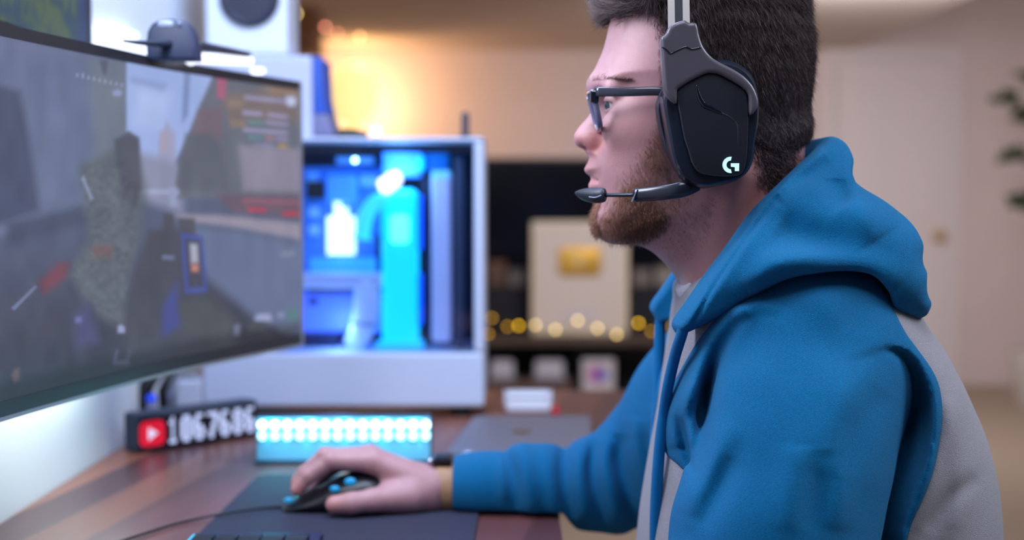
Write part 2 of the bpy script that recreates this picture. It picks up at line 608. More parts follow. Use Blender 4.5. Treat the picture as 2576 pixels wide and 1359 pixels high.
# ------------------------------------------------------------------ floor lamp
lc = P(890, 235, 7.95)
fl = thing('floor_lamp', 'glowing floor lamp with a cream oval shade by the back wall', 'lamp', (lc.x, 7.95, 0))
M_shade = mat('lamp_shade_fabric', (255, 240, 205), 0.9, emit=(255, 222, 140), estr=1.05)
zt, zb = P(890, 160, 7.95).z, P(890, 318, 7.95).z
seg = 32
zm_ = (zt + zb) / 2; hz_ = (zt - zb) / 2
rings = [[(lc.x + math.cos(2 * math.pi * k / seg) * r, 7.95 + math.sin(2 * math.pi * k / seg) * r, z) for k in range(seg)] for r, z in
         [(.135 * math.cos(math.radians(a)) ** .8, zm_ + hz_ * math.sin(math.radians(a))) for a in range(-78, 79, 12)]]
sh = loft('lamp_shade', rings, M_shade, fl, cap=False)
cyl('pole', (lc.x, 7.95, 0.02), 0.012, zb + 0.06, M_brass, fl)
cyl('base', (lc.x, 7.95, 0.0), 0.14, 0.025, M_black, fl, bev=0.006)
sphere('bulb', (lc.x, 7.95, (zt + zb) / 2), 0.04, mat('warm_bulb', (255, 230, 170), emit=(255, 210, 130), estr=12), fl)
point('floor_lamp_light', (lc.x - .02, 8.18, (zt + zb) / 2 - .05), 13.5, (1.0, 0.58, 0.30), 0.05)
point('floor_lamp_light_top', (lc.x + 0.05, 7.9, zt + 0.03), 1.2, (1.0, 0.50, 0.18), 0.05)

# ------------------------------------------------------------------ wooden box hanging under the dropped ceiling
wa = P(640, 128, 6.6); wb = P(790, 128, 6.6)
hb = box('hanging_cabinet', (wa.x, 6.6, wa.z), (wb.x, 6.95, 1.999), mat('brown_wood', (120, 78, 48), 0.6, noise=0.25, nscale=9), None, 0.006)
tag(hb, 'brown wooden cabinet hanging below the ceiling behind the white speaker', 'cabinet')


def bulbstring(name, label, pts, Y, rad, cols, hang, group=None):
    t = thing(name, label, 'string lights', tuple(P(pts[0][0], pts[0][1], Y)), 'strings of fairy lights')
    W3 = [P(x, y, Y) + Vector((0, random.uniform(-.01, .01), 0)) for x, y in pts]
    wp = []
    for a, b in zip(W3, W3[1:]):
        wp += [a + Vector((0, 0.004, rad * .8)), (a + b) / 2 + Vector((0, 0.004, -hang))]
    wp.append(W3[-1] + Vector((0, 0.004, rad * .8)))
    tube('wire', wp, 0.0012, mat('dark_wire', (60, 55, 40), 0.5), t, seg=5, smooth_n=3)
    for i, (p, c) in enumerate(zip(W3, cols)):
        mm = mat('bulb_%d_%d_%d' % c[:3], c[:3], 0.4, emit=c[:3], estr=c[3])
        sphere('bulb', p, rad, mm, t, 12)
    return t


G = (225, 172, 30, 9); G2 = (235, 200, 120, 7); G3 = (205, 150, 30, 4.5)
bulbstring('string_lights', 'warm yellow fairy lights strung along the black media console', [(1228, 840), (1237, 800), (1277, 822), (1305, 819), (1347, 818), (1397, 829), (1453, 806), (1503, 826), (1551, 841), (1606, 813), (1638, 833), (1690, 822)],
           5.32, 0.0062, [G3, G3, G3, G, G2, G2, G2, G2, G2, G, G3, G3], 0.004)
bulbstring('string_lights', 'pink and cream fairy lights hanging high beside the hanging cabinet', [(745, 35), (818, 68), (850, 84), (905, 92)],
           6.5, 0.008, [(255, 225, 140, 9), (255, 150, 125, 7), (255, 150, 115, 5), (255, 195, 130, 6)], 0.01)

# ------------------------------------------------------------------ television and console
tvY = 5.75
a = P(1130, 749, tvY); b = P(1760, 397, tvY)
tv = thing('television', 'large black flat television on the media console behind the man', 'television', ((a.x + b.x) / 2, tvY + .02, P(1300, 843, tvY).z))
box('frame', (a.x, tvY, a.z), (b.x, tvY + 0.045, b.z), M_dark, tv, 0.006)
box('screen', (a.x + .012, tvY - 0.003, a.z + .02), (b.x - .012, tvY + 0.001, b.z - .012), mat('tv_glass', (12, 12, 24), 0.12), tv, 0.001)
ctop = P(1300, 850, 5.3).z
for fx in (0.2, 0.8):
    xx = a.x + (b.x - a.x) * fx
    box('foot', (xx - .015, tvY - .10, ctop + 0.001), (xx + .015, tvY + .14, a.z + 0.012), M_dark, tv, 0.004)
x0, x1 = P(1010, 850, 5.3).x, P(1830, 850, 5.3).x
con = thing('media_console', 'black open-shelf media console with a brown wooden top', 'console', ((x0 + x1) / 2, 5.6, 0))
box('tabletop', (x0, 5.3, ctop - .03), (x1, 5.92, ctop), mat('brown_top', (74, 56, 46), 0.5, noise=.2, nscale=8), con, 0.004)
box('side_panel', (x0, 5.32, 0.0), (x0 + .03, 5.9, ctop - .031), M_dark, con, 0.003)
box('side_panel', (x1 - .03, 5.32, 0.0), (x1, 5.9, ctop - .031), M_dark, con, 0.003)
box('back_panel', (x0 + .031, 5.88, 0.05), (x1 - .031, 5.9, ctop - .031), M_dark, con)
shz = P(1400, 1032, 5.35).z
box('shelf', (x0 + .031, 5.33, shz - .025), (x1 - .031, 5.879, shz), mat('brown_shelf', (92, 66, 54), 0.5, noise=.2, nscale=8), con, 0.003)
box('base_panel', (x0 + .031, 5.33, 0.03), (x1 - .031, 5.879, 0.06), M_dark, con, 0.003)
xm = P(1447, 900, 5.5).x
box('divider', (xm + .0, 5.45, shz + .001), (xm + .014, 5.879, ctop - .031), M_dark, con)
# soundbar and ornaments
sy = 5.56
a = P(1180, 800, sy); b = P(1740, 722, sy)
sb = box('soundbar', (a.x, sy, ctop + .001), (b.x, sy + .085, b.z), mat('soundbar_cloth', (24, 25, 32), 0.8, bump=.3, bscale=900), None, 0.01)
tag(sb, 'long black soundbar in front of the television', 'soundbar')


def tbox(name, label, cat, x0, y0, x1, y1, Y, dep, m, base, group=None, bev=0.004, parts=None):
    a = P(x0, y1, Y); b = P(x1, y0, Y)
    t = thing(name, label, cat, ((a.x + b.x) / 2, Y + dep / 2, base), group)
    box('body', (a.x, Y, base), (b.x, Y + dep, b.z), m, t, bev)
    return t, a, b


sbz = P(1300, 722, sy).z + .0005
GO = 'small boxes lined up on the soundbar'
t, a, b = tbox('ornament_box', 'small brown box on the left end of the soundbar', 'box', 1226, 668, 1272, 715, sy + .015, .05, mat('brown_card', (92, 68, 56), .7), sbz, GO)
box('lid', (a.x - .002, sy + .013, b.z), (b.x + .002, sy + .067, b.z + .014), mat('copper_card', (120, 82, 62), .7), t, .002)
t, a, b = tbox('ornament_box', 'small grey box on the soundbar next to the plaque', 'box', 1279, 682, 1330, 715, sy + .015, .05, mat('grey_card', (112, 106, 104), .7), sbz, GO)
box('lid', (a.x - .002, sy + .013, b.z), (b.x + .002, sy + .067, b.z + .01), mat('grey_card2', (86, 80, 84), .7), t, .002)
t, a, b = tbox('ornament_box', 'beige box on the soundbar to the right of the plaque', 'box', 1590, 682, 1640, 712, sy + .015, .05, mat('beige_card', (120, 108, 104), .7), sbz, GO)
box('lid', (a.x - .002, sy + .013, b.z), (b.x + .002, sy + .067, b.z + .01), mat('grey_card3', (90, 84, 88), .7), t, .002)
t, a, b = tbox('ornament_box', 'pale box on the soundbar behind the neck of the man', 'box', 1650, 676, 1704, 712, sy + .015, .05, mat('pale_card', (140, 132, 124), .7), sbz, GO)
box('lid', (a.x - .002, sy + .013, b.z), (b.x + .002, sy + .067, b.z + .01), mat('grey_card4', (100, 96, 92), .7), t, .002)

# award plaque with a golden play button
py_ = 5.40
a = P(1337, 845, py_); b = P(1581, 557, py_)
pl = thing('award_plaque', 'cream framed award with a golden play button on the media console', 'award', ((a.x + b.x) / 2, py_, ctop))
box('frame', (a.x, py_, ctop + .001), (b.x, py_ + .035, b.z), mat('cream_frame', (226, 212, 186), .5), pl, .006)
box('mount', (a.x + .018, py_ - .002, ctop + .025), (b.x - .018, py_ + .002, b.z - .018), mat('cream_mount', (216, 204, 196), .7), pl, .001)


def rrect(x0, z0, x1, z1, r, n=6):
    out = []
    for cx, cz, a0 in ((x1 - r, z1 - r, 0), (x0 + r, z1 - r, 90), (x0 + r, z0 + r, 180), (x1 - r, z0 + r, 270)):
        for k in range(n + 1):
            an = math.radians(a0 + 90 * k / n); out.append((cx + r * math.cos(an), cz + r * math.sin(an)))
    return out


g0 = P(1404, 694, py_); g1 = P(1512, 622, py_)
gb = prism('play_button', rrect(g0.x, g0.z, g1.x, g1.z, .018), py_ - .010, py_ - .001, mat('gold', (206, 160, 66), .38, .55), pl, .003)
gc = ((g0.x + g1.x) / 2, (g0.z + g1.z) / 2)
tri = prism('play_triangle', [(gc[0] - .016, gc[1] - .020), (gc[0] + .020, gc[1]), (gc[0] - .016, gc[1] + .020)], py_ - .013, py_ - .010, mat('pale_gold', (226, 200, 150), .4, .3), None)
bpy.context.view_layer.update()
tri.parent = gb; tri.matrix_parent_inverse = gb.matrix_world.inverted()
box('name_plate', (gc[0] - .06, py_ - .004, ctop + .07), (gc[0] + .06, py_ - .001, ctop + .10), mat('plate', (205, 200, 208), .5), pl, .001)

# things on the console's shelf
cz = P(1300, 962, 5.36).z
xa = P(1215, 962, 5.36).x; xb = P(1440, 962, 5.36).x
cr = thing('wooden_crate', 'brown wooden crate on the shelf of the media console', 'crate', ((xa + xb) / 2, 5.45, shz))
Mcr = mat('crate_wood', (96, 74, 66), .6, noise=.25, nscale=14)
for i in range(3):
    z0 = shz + .001 + i * (cz - shz) / 3
    box('slat', (xa, 5.36, z0), (xb, 5.37, z0 + (cz - shz) / 3 - .006), Mcr, cr, .002)
box('side_board', (xa, 5.371, shz + .001), (xa + .01, 5.56, cz - .004), Mcr, cr, .002)
box('side_board', (xb - .01, 5.371, shz + .001), (xb, 5.56, cz - .004), mat('crate_pale', (128, 118, 104), .6), cr, .002)
box('lid', (xa, 5.36, cz - .004), (xb, 5.57, cz + .004), Mcr, cr, .002)
for i, (x0_, x1_, lb) in enumerate(((1234, 1292, 'white rounded gadget on the left of the wooden crate'), (1346, 1418, 'white rounded gadget on the right of the wooden crate'))):
    a = P(x0_, 962, 5.38); b = P(x1_, 908, 5.38)
    t = thing('white_gadget', lb, 'gadget', ((a.x + b.x) / 2, 5.41, cz + .004), 'white gadgets on the wooden crate')
    prism('body', rrect(a.x, cz + .0045, b.x, b.z, .014), 5.38, 5.45, mat('gadget_white', (190, 188, 198), .5), t, .008)
    prism('base', rrect(a.x - .008, cz + .0042, b.x + .008, cz + .02, .006), 5.375, 5.455, mat('gadget_grey', (140, 138, 150), .5), t, .003)
a = P(1464, 1024, 5.38); b = P(1546, 904, 5.38)
t = thing('product_box', 'white box with a colourful magenta and blue picture on the shelf', 'box', ((a.x + b.x) / 2, 5.40, shz))
box('carton', (a.x, 5.38, shz + .001), (b.x, 5.42, b.z), mat('carton_white', (206, 200, 204), .5), t, .004)
q0 = P(1478, 950, 5.379); q1 = P(1526, 915, 5.379)
pc = prism('picture', rrect(P(1484, 0, 5.379).x, P(0, 962, 5.379).z, P(1526, 0, 5.379).x, P(0, 922, 5.379).z, .01), 5.3775, 5.3795, mat('magenta_print', (190, 100, 175), .5), t)
prism('blue_picture', rrect(P(1506, 0, 5.379).x, P(0, 958, 5.379).z, P(1532, 0, 5.379).x, P(0, 930, 5.379).z, .01), 5.3760, 5.3774, mat('blue_print', (110, 120, 200), .5), t)
prism('red_picture', rrect(P(1510, 0, 5.379).x, P(0, 1000, 5.379).z, P(1530, 0, 5.379).x, P(0, 978, 5.379).z, .008), 5.3775, 5.3795, mat('red_print', (190, 140, 145), .5), t)
a = P(1595, 1025, 5.40); b = P(1660, 982, 5.40)
t = thing('grey_case', 'low grey case at the right end of the console shelf', 'case', ((a.x + b.x) / 2, 5.43, shz))
prism('body', rrect(a.x, shz + .001, b.x, b.z, .01), 5.40, 5.50, mat('case_grey', (120, 116, 124), .5), t, .006)
prism('lid', rrect(a.x - .002, b.z + .0005, b.x + .002, b.z + .012, .005), 5.398, 5.502, mat('case_grey2', (140, 136, 144), .5), t, .002)

# ------------------------------------------------------------------ potted tree at the right
pc_ = P(2640, 500, 7.5)
pt = thing('potted_tree', 'tall green potted tree in the right corner beside the door', 'plant', (pc_.x, 7.5, 0))
cyl('pot', (pc_.x, 7.5, 0), 0.15, 0.32, mat('pot', (190, 186, 180), .6), pt, r2=.19, bev=.01)
tube('trunk', [(pc_.x, 7.5, .3), (pc_.x + .02, 7.5, .8), (pc_.x - .02, 7.49, 1.3), (pc_.x, 7.5, 1.75)], [.018, .015, .012, .008], mat('bark', (90, 74, 58), .8), pt)
fb = bmesh.new()
RR = random.Random(3)
cl = [P(2535, 250, 7.5), P(2570, 300, 7.5), P(2560, 400, 7.45), P(2545, 395, 7.5), P(2580, 510, 7.5), P(2600, 200, 7.5), P(2650, 350, 7.5), P(2640, 120, 7.5), P(2690, 450, 7.5), P(2565, 515, 7.5)]
for c in cl:
    for k in range(9):
        d = Vector((RR.uniform(-1, .8), RR.uniform(-1, 1), RR.uniform(-.4, .7))).normalized()
        L_ = RR.uniform(.07, .13); s = d.orthogonal().normalized() * L_ * .28
        u = d.cross(s).normalized()
        vs = [fb.verts.new(c + q) for q in (Vector(), d * L_ * .35 + s + u * .01, d * L_ * .7 + s * .8, d * L_ - u * .015, d * L_ * .7 - s * .8, d * L_ * .35 - s + u * .01)]
        md = fb.verts.new(c + d * L_ * .5 - u * .008)
        for i in range(6): fb.faces.new((vs[i], vs[(i + 1) % 6], md))
for c in cl:
    pass
bmobj('foliage', fb, mat('leaf', (62, 84, 48), .5, noise=.3, nscale=9), pt, True)
br = bmesh.new()
for i, c in enumerate(cl):
    tube('branch', [(pc_.x, 7.5, max(.9, c.z - .25)), tuple((Vector((pc_.x, 7.5, c.z - .1)) + c) / 2), tuple(c)], [.006, .005, .003], MATS['bark'], pt, seg=6, smooth_n=3)

# ================================================================== DESK
DZ = 0.75
M_desk = mat('desk_wood', (92, 52, 42), 0.34, spec=.6)
nt = M_desk.node_tree; N = nt.nodes; L = nt.links; bs = N['Principled BSDF']
tc = N.new('ShaderNodeTexCoord'); mp = N.new('ShaderNodeMapping'); mp.inputs['Rotation'].default_value = (0, 0, math.radians(8)); mp.inputs['Scale'].default_value = (1, .10, 1)
L.new(tc.outputs['Object'], mp.inputs[0])
ns = N.new('ShaderNodeTexNoise'); ns.inputs['Scale'].default_value = 9; ns.inputs['Detail'].default_value = 5; L.new(mp.outputs[0], ns.inputs['Vector'])
sx = N.new('ShaderNodeSeparateXYZ'); mp2 = N.new('ShaderNodeMapping'); mp2.inputs['Rotation'].default_value = (0, 0, math.radians(8)); L.new(tc.outputs['Object'], mp2.inputs[0]); L.new(mp2.outputs[0], sx.inputs[0])
m1 = N.new('ShaderNodeMath'); m1.operation = 'MULTIPLY'; m1.inputs[1].default_value = 15; L.new(sx.outputs[0], m1.inputs[0])
fl_ = N.new('ShaderNodeMath'); fl_.operation = 'FLOOR'; L.new(m1.outputs[0], fl_.inputs[0])
wn = N.new('ShaderNodeTexWhiteNoise'); wn.noise_dimensions = '1D'; L.new(fl_.outputs[0], wn.inputs['W'])
ad = N.new('ShaderNodeMath'); ad.operation = 'ADD'; L.new(wn.outputs['Value'], ad.inputs[0]); L.new(ns.outputs['Fac'], ad.inputs[1])
cr_ = N.new('ShaderNodeValToRGB')
cr_.color_ramp.elements[0].position = .3; cr_.color_ramp.elements[0].color = srgb((76, 46, 48)) + (1,)
cr_.color_ramp.elements[1].position = 1.0; cr_.color_ramp.elements[1].color = srgb((158, 98, 72)) + (1,)
e = cr_.color_ramp.elements.new(.65); e.color = srgb((108, 66, 62)) + (1,)
hv = N.new('ShaderNodeMath'); hv.operation = 'MULTIPLY'; hv.inputs[1].default_value = .68; L.new(ad.outputs[0], hv.inputs[0])
L.new(hv.outputs[0], cr_.inputs[0]); L.new(cr_.outputs[0], bs.inputs['Base Color'])

desk = thing('desk', 'dark striped wooden corner desk against the white wall', 'desk', (-.2, 1.9, 0))
_top = [(-.583, .95), (.055, .95), (.055, 1.72)] + [tuple(p) for p in catmull([(.055, 1.72), (.075, 1.86), (.14, 1.98), (.26, 2.04), (.62, 2.05)], 5)][1:] + [(.62, 2.72), (-.583, 2.72)]
bm = bmesh.new()
vb = [bm.verts.new((x, y, DZ - .035)) for x, y in _top]; vt = [bm.verts.new((x, y, DZ)) for x, y in _top]
bm.faces.new(vt); bm.faces.new(vb[::-1])
for i in range(len(_top)):
    j = (i + 1) % len(_top); bm.faces.new((vb[i], vb[j], vt[j], vt[i]))
bmesh.ops.bevel(bm, geom=[e for e in bm.edges if abs(e.verts[0].co.z - DZ) < 1e-5 and abs(e.verts[1].co.z - DZ) < 1e-5], offset=.004, segments=2, affect='EDGES')
bmobj('tabletop', bm, M_desk, desk)
for x, y in ((-.55, 1.0), (.02, 1.0), (-.55, 2.66), (.57, 2.66), (.57, 2.12)):
    box('leg', (x - .022, y - .022, 0), (x + .022, y + .022, DZ - .0355), M_black, desk, .003)

# ------------------------------------------------------------------ main monitor
mon = thing('monitor', 'large curved monitor showing a first person shooter game', 'monitor', (-.50, 1.55, DZ))
arc = [(-.498, 1.10), (-.487, 1.22), (-.472, 1.333), (-.439, 1.506), (-.394, 1.703), (-.294 - .0, 1.988)]
arc = [tuple(p) for p in catmull(arc, 8)]
AP = np.array(arc); seglen = np.hypot(*(AP[1:] - AP[:-1]).T); S_ = np.concatenate([[0], np.cumsum(seglen)])
ZT = P(758, 206, 1.988).z; ZB = P(758, 864, 1.988).z


def arcpt(s, off=0.0):
    x = np.interp(s, S_, AP[:, 0]); y = np.interp(s, S_, AP[:, 1])
    e = 1e-3
    tx = np.interp(np.minimum(s + e, S_[-1]), S_, AP[:, 0]) - np.interp(np.maximum(s - e, 0), S_, AP[:, 0])
    ty = np.interp(np.minimum(s + e, S_[-1]), S_, AP[:, 1]) - np.interp(np.maximum(s - e, 0), S_, AP[:, 1])
    l = np.hypot(tx, ty)
    return x + ty / l * off, y - tx / l * off      # off > 0 towards the man


def curved_slab(name, s0, s1, z0, z1, o0, o1, m, parent, n=40):
    layers = []
    for s in np.linspace(s0, s1, n):
        a = arcpt(s, o0); b = arcpt(s, o1)
        layers.append([(a[0], a[1], z0), (b[0], b[1], z0), (b[0], b[1], z1), (a[0], a[1], z1)])
    return loft(name, layers, m, parent, smooth=False)


SL = S_[-1]
M_bez = mat('monitor_black', (40, 42, 50), 0.35)
M_silver = mat('brushed_silver', (172, 174, 184), 0.35, 0.6)
curved_slab('housing', 0, SL, ZB, ZT, -.028, -.002, M_silver, mon)
curved_slab('top_bezel', 0, SL, ZT - .012, ZT, -.002, .0015, M_bez, mon)
curved_slab('bottom_bezel', 0, SL, ZB, ZB + .014, -.002, .0015, M_bez, mon)
curved_slab('bottom_strip', 0, SL, ZB - .004, ZB - .0002, -.012, .002, M_silver, mon)
curved_slab('side_bezel', SL - .0065, SL, ZB, ZT, -.0019, .0022, M_silver, mon, 4)
curved_slab('side_bezel', 0, .008, ZB, ZT, -.0019, .0016, M_bez, mon, 4)


def softpoly(PX, PY, poly, blur):
    q = np.array(poly, float); D = np.full(PX.shape, 1e12); ins = np.zeros(PX.shape, bool)
    for i in range(len(q)):
        a = q[i]; b = q[(i + 1) % len(q)]; e = b - a; l2 = max(e @ e, 1e-9)
        t = np.clip(((PX - a[0]) * e[0] + (PY - a[1]) * e[1]) / l2, 0, 1)
        D = np.minimum(D, (PX - a[0] - t * e[0]) ** 2 + (PY - a[1] - t * e[1]) ** 2)
        c = (a[1] > PY) != (b[1] > PY)
        xi = a[0] + (PY - a[1]) / (e[1] if e[1] != 0 else 1e-9) * e[0]
        ins ^= c & (PX < xi)
    D = np.where(ins, 1, -1) * np.sqrt(D)
    return np.clip(.5 + D / (2 * blur), 0, 1)


def vnoise(x, y, seed=0):
    r = np.random.default_rng(seed).random((64, 64))
    i = np.floor(x).astype(int); j = np.floor(y).astype(int); u = x - i; v = y - j
    u = u * u * (3 - 2 * u); v = v * v * (3 - 2 * v)
    g = lambda a, b: r[a % 64, b % 64]
    return (g(i, j) * (1 - u) + g(i + 1, j) * u) * (1 - v) + (g(i, j + 1) * (1 - u) + g(i + 1, j + 1) * u) * v


NU, NV = 460, 260
us = np.linspace(.008, SL - .0066, NU); vs = np.linspace(ZB + .014, ZT - .012, NV)
ax_, ay_ = arcpt(us, 0.0005)
VX = np.repeat(ax_[:, None], NV, 1); VY = np.repeat(ay_[:, None], NV, 1); VZ = np.repeat(vs[None], NU, 0)
# picture coordinates of the game image: x grows along the panel, y falls with height
zz = VZ - CAMZ; c_, s_ = math.cos(PITCH), math.sin(PITCH)
dep = VY * c_ - zz * s_
GX = 1288 + F * VX / dep; GY = 679.5 - F * (VY * s_ + zz * c_) / dep
t_ = (ZT - VZ) / (ZT - ZB)
Cc = np.zeros(GX.shape + (3,))
for k in range(3):
    Cc[..., k] = np.interp(t_, [0, .35, .6, .8, 1], [(104, 88, 76, 62, 44)[i] if k == 0 else ((114, 100, 86, 66, 48)[i] if k == 1 else (146, 130, 110, 82, 62)[i]) for i in range(5)])
ART = [
    ([(-400, 60), (320, 160), (320, 480), (20, 590), (-400, 700)], (98, 111, 142), 8),
    ([(-400, 100), (50, 230), (70, 330), (100, 530), (-400, 700)], (66, 76, 104), 12),
    ([(120, 200), (150, 200), (170, 500), (110, 500)], (104, 116, 150), 14),
    ([(225, 150), (320, 155), (322, 420), (240, 430)], (106, 118, 134), 10),
    ([(250, 150), (272, 152), (268, 190), (258, 185)], (80, 88, 108), 4),
    ([(318, 150), (538, 190), (505, 270), (450, 390), (430, 425), (362, 475), (350, 345), (318, 330)], (158, 180, 234), 4),
    ([(335, 220), (430, 240), (410, 330), (338, 315)], (174, 194, 242), 18),
    ([(330, 195), (420, 212), (410, 228), (330, 205)], (138, 156, 205), 8),
    ([(463, 175), (480, 178), (472, 290), (458, 310)], (122, 142, 190), 4),
    ([(402, 335), (415, 318), (420, 300), (426, 318), (442, 335), (442, 450), (392, 455), (396, 400)], (160, 162, 196), 5),
    ([(405, 335), (420, 335), (420, 380), (404, 380)], (176, 160, 184), 5),
    ([(345, 380), (470, 420), (460, 540), (345, 500)], (140, 144, 172), 14),
    ([(538, 190), (770, 205), (770, 500), (440, 500), (455, 400), (500, 270)], (100, 106, 120), 6),
    ([(500, 280), (560, 262), (558, 350), (480, 350)], (116, 100, 112), 10),
    ([(560, 235), (770, 212), (770, 310), (575, 300)], (120, 108, 106), 12),
    ([(660, 215), (750, 222), (748, 245), (690, 240)], (146, 122, 108), 8),
    ([(546, 185), (572, 190), (566, 252), (546, 245)], (168, 92, 120), 5),
    ([(468, 338), (530, 335), (560, 380), (575, 480), (440, 480)], (92, 98, 110), 8),
    ([(600, 365), (770, 375), (770, 485), (612, 480)], (140, 134, 152), 8),
    ([(360, 476), (450, 478), (452, 490), (360, 488)], (160, 170, 205), 4),
    ([(425, 470), (445, 470), (445, 520), (428, 520)], (150, 160, 195), 4),
    ([(540, 490), (770, 492), (770, 545), (590, 535)], (104, 86, 102), 8),
    ([(610, 500), (755, 505), (755, 515), (612, 510)], (150, 92, 108), 4),
    ([(624, 522), (668, 524), (668, 534), (624, 532)], (196, 62, 88), 4),
    ([(712, 532), (752, 532), (752, 544), (712, 544)], (190, 60, 80), 4),
    ([(440, 540), (540, 540), (770, 562), (770, 608), (600, 575), (450, 555)], (152, 144, 162), 8),
    ([(450, 565), (600, 580), (770, 612), (770, 860), (640, 800), (520, 700)], (98, 112, 146), 14),
    ([(20, 560), (200, 520), (230, 560), (20, 620)], (66, 76, 100), 14),
    ([(200, 420), (300, 370), (350, 400), (365, 480), (352, 600), (325, 700), (312, 830), (240, 790), (170, 690), (225, 600)], (90, 100, 108), 14),
    ([(288, 352), (325, 332), (348, 350), (356, 470), (340, 520), (310, 500), (295, 420)], (76, 80, 94), 6),
    ([(210, 440), (235, 500), (228, 505), (205, 450)], (140, 150, 180), 4),
    ([(230, 618), (285, 618), (280, 648), (235, 645)], (112, 92, 94), 8),
    ([(98, 710), (150, 660), (172, 665), (165, 700), (110, 740)], (116, 64, 78), 12),
    ([(28, 775), (88, 718), (94, 722), (36, 782)], (110, 120, 155), 3),
    ([(412, 535), (436, 540), (442, 600), (410, 600)], (72, 74, 86), 4),
    ([(448, 548), (490, 550), (492, 590), (450, 590)], (74, 78, 88), 4),
    ([(375, 580), (440, 575), (490, 590), (520, 720), (600, 800), (600, 900), (320, 900), (325, 740), (350, 650)], (66, 70, 82), 10),
    ([(455, 585), (510, 595), (522, 735), (465, 740)], (66, 82, 160), 5),
    ([(466, 600), (504, 606), (512, 722), (474, 725)], (64, 68, 84), 4),
    ([(477, 612), (497, 614), (500, 662), (480, 662)], (172, 174, 192), 4),
    ([(480, 664), (500, 666), (500, 684), (482, 684)], (200, 130, 116), 4),
    ([(408, 770), (445, 710), (455, 820), (408, 850)], (62, 72, 140), 10),
    ([(450, 760), (520, 750), (590, 810), (560, 880), (460, 820)], (74, 80, 84), 12),
    ([(408, 642), (438, 644), (438, 654), (408, 652)], (110, 122, 160), 3),
    ([(185, 790), (225, 770), (250, 860), (190, 880)], (76, 76, 118), 16),
    ([(190, 798), (205, 798), (205, 812), (190, 812)], (110, 116, 176), 5),
    ([(296, 822), (304, 816), (314, 824), (314, 838), (296, 838)], (150, 158, 200), 3),
    ([(284, 905), (292, 880), (298, 880), (292, 912)], (86, 88, 120), 3),
    ([(318, 905), (324, 880), (330, 882), (322, 915)], (86, 88, 120), 3),
    ([(284, 908), (325, 905), (325, 918), (284, 918)], (92, 94, 124), 4),
    ([(295, 948), (322, 946), (318, 962), (297, 962)], (130, 134, 160), 3),
    ([(28, 945), (34, 930), (48, 925), (50, 955), (36, 965)], (98, 84, 90), 5),
    ([(640, 798), (650, 790), (680, 790), (684, 808), (642, 808)], (158, 168, 206), 3),
    ([(590, 818), (604, 816), (602, 845), (588, 845)], (116, 124, 152), 4),
    ([(700, 786), (714, 786), (714, 800), (700, 800)], (140, 150, 186), 3),
    ([(722, 782), (746, 778), (748, 806), (724, 808)], (78, 126, 124), 5),
    ([(625, 810), (672, 812), (670, 838), (622, 836)], (70, 76, 84), 5),
    ([(700, 820), (735, 818), (735, 832), (700, 834)], (104, 116, 136), 4),
    ([(705, 635), (740, 630), (740, 642), (706, 646)], (128, 136, 160), 4),
    ([(615, 240), (738, 252), (738, 262), (615, 250)], (156, 150, 188), 3),
    ([(720, 242), (742, 244), (746, 256), (740, 268), (722, 266)], (196, 208, 244), 3),
    ([(610, 278), (660, 282), (660, 292), (610, 288)], (160, 154, 192), 3),
    ([(672, 284), (725, 290), (725, 299), (672, 293)], (158, 152, 190), 3),
    ([(575, 250), (612, 254), (610, 272), (572, 268)], (144, 122, 108), 6),
    ([(625, 302), (662, 305), (662, 315), (625, 312)], (100, 138, 142), 3),
    ([(668, 303), (726, 310), (726, 319), (668, 312)], (150, 146, 184), 3),
    ([(580, 300), (618, 304), (616, 322), (580, 318)], (144, 124, 108), 7),
    ([(612, 322), (724, 330), (724, 339), (612, 331)], (158, 152, 190), 3),
    ([(625, 341), (660, 343), (660, 352), (625, 350)], (96, 140, 152), 3),
    ([(668, 343), (690, 345), (690, 354), (668, 352)], (160, 120, 136), 3),
    ([(695, 344), (724, 347), (724, 356), (695, 353)], (150, 146, 184), 3),
    ([(640, 360), (688, 363), (688, 371), (640, 368)], (134, 134, 168), 3),
    ([(700, 362), (722, 364), (722, 373), (700, 371)], (182, 150, 96), 3),
    ([(282, 230), (296, 224), (308, 230), (304, 242), (286, 242)], (140, 152, 190), 3),
]
for i in range(9):
    x = 192 + i * 14; y = 188 + i * 3.2
    ART.append(([(x, y - (7 if i == 1 else 3)), (x + 5, y - (7 if i == 1 else 3)), (x + 5, y + 5), (x, y + 5)], (150, 160, 196), 2.5))
for poly, col, bl in ART:
    mk = softpoly(GX, GY, poly, bl)[..., None]
    Cc = Cc * (1 - mk) + np.array(col) * mk
camo = softpoly(GX, GY, [(200, 420), (300, 400), (365, 480), (352, 600), (325, 700), (312, 830), (240, 790), (170, 690), (225, 600)], 14)
nz = vnoise(GX / 11 + 3, GY / 11, 1) + .5 * vnoise(GX / 5, GY / 5, 2)
Cc = Cc * .90 + np.array((104, 112, 140)) * .10  # pale haze over the screen mixed into the picture colours
Cc += (camo * (nz - .75) * 15)[..., None] * np.array([1, 1.02, .9])
Cc += ((vnoise(GX / 26, GY / 60, 4) - .5) * 9)[..., None]
Cc *= np.clip((1.02 - t_) / .12, .72, 1)[..., None]
ii, jj = np.meshgrid(np.arange(NU - 1), np.arange(NV - 1), indexing='ij')
q0 = (ii * NV + jj).ravel()
Fs = np.stack([q0, q0 + NV, q0 + NV + 1, q0 + 1], 1)
lin = np.where(Cc / 255 <= .04045, Cc / 255 / 12.92, ((np.clip(Cc, 0, 255) / 255 + .055) / 1.055) ** 2.4)
me = npmesh('screen', np.stack([VX, VY, VZ], -1).reshape(-1, 3), Fs, lin.reshape(-1, 3))
M_scr = bpy.data.materials.new('game_picture'); M_scr.use_nodes = True
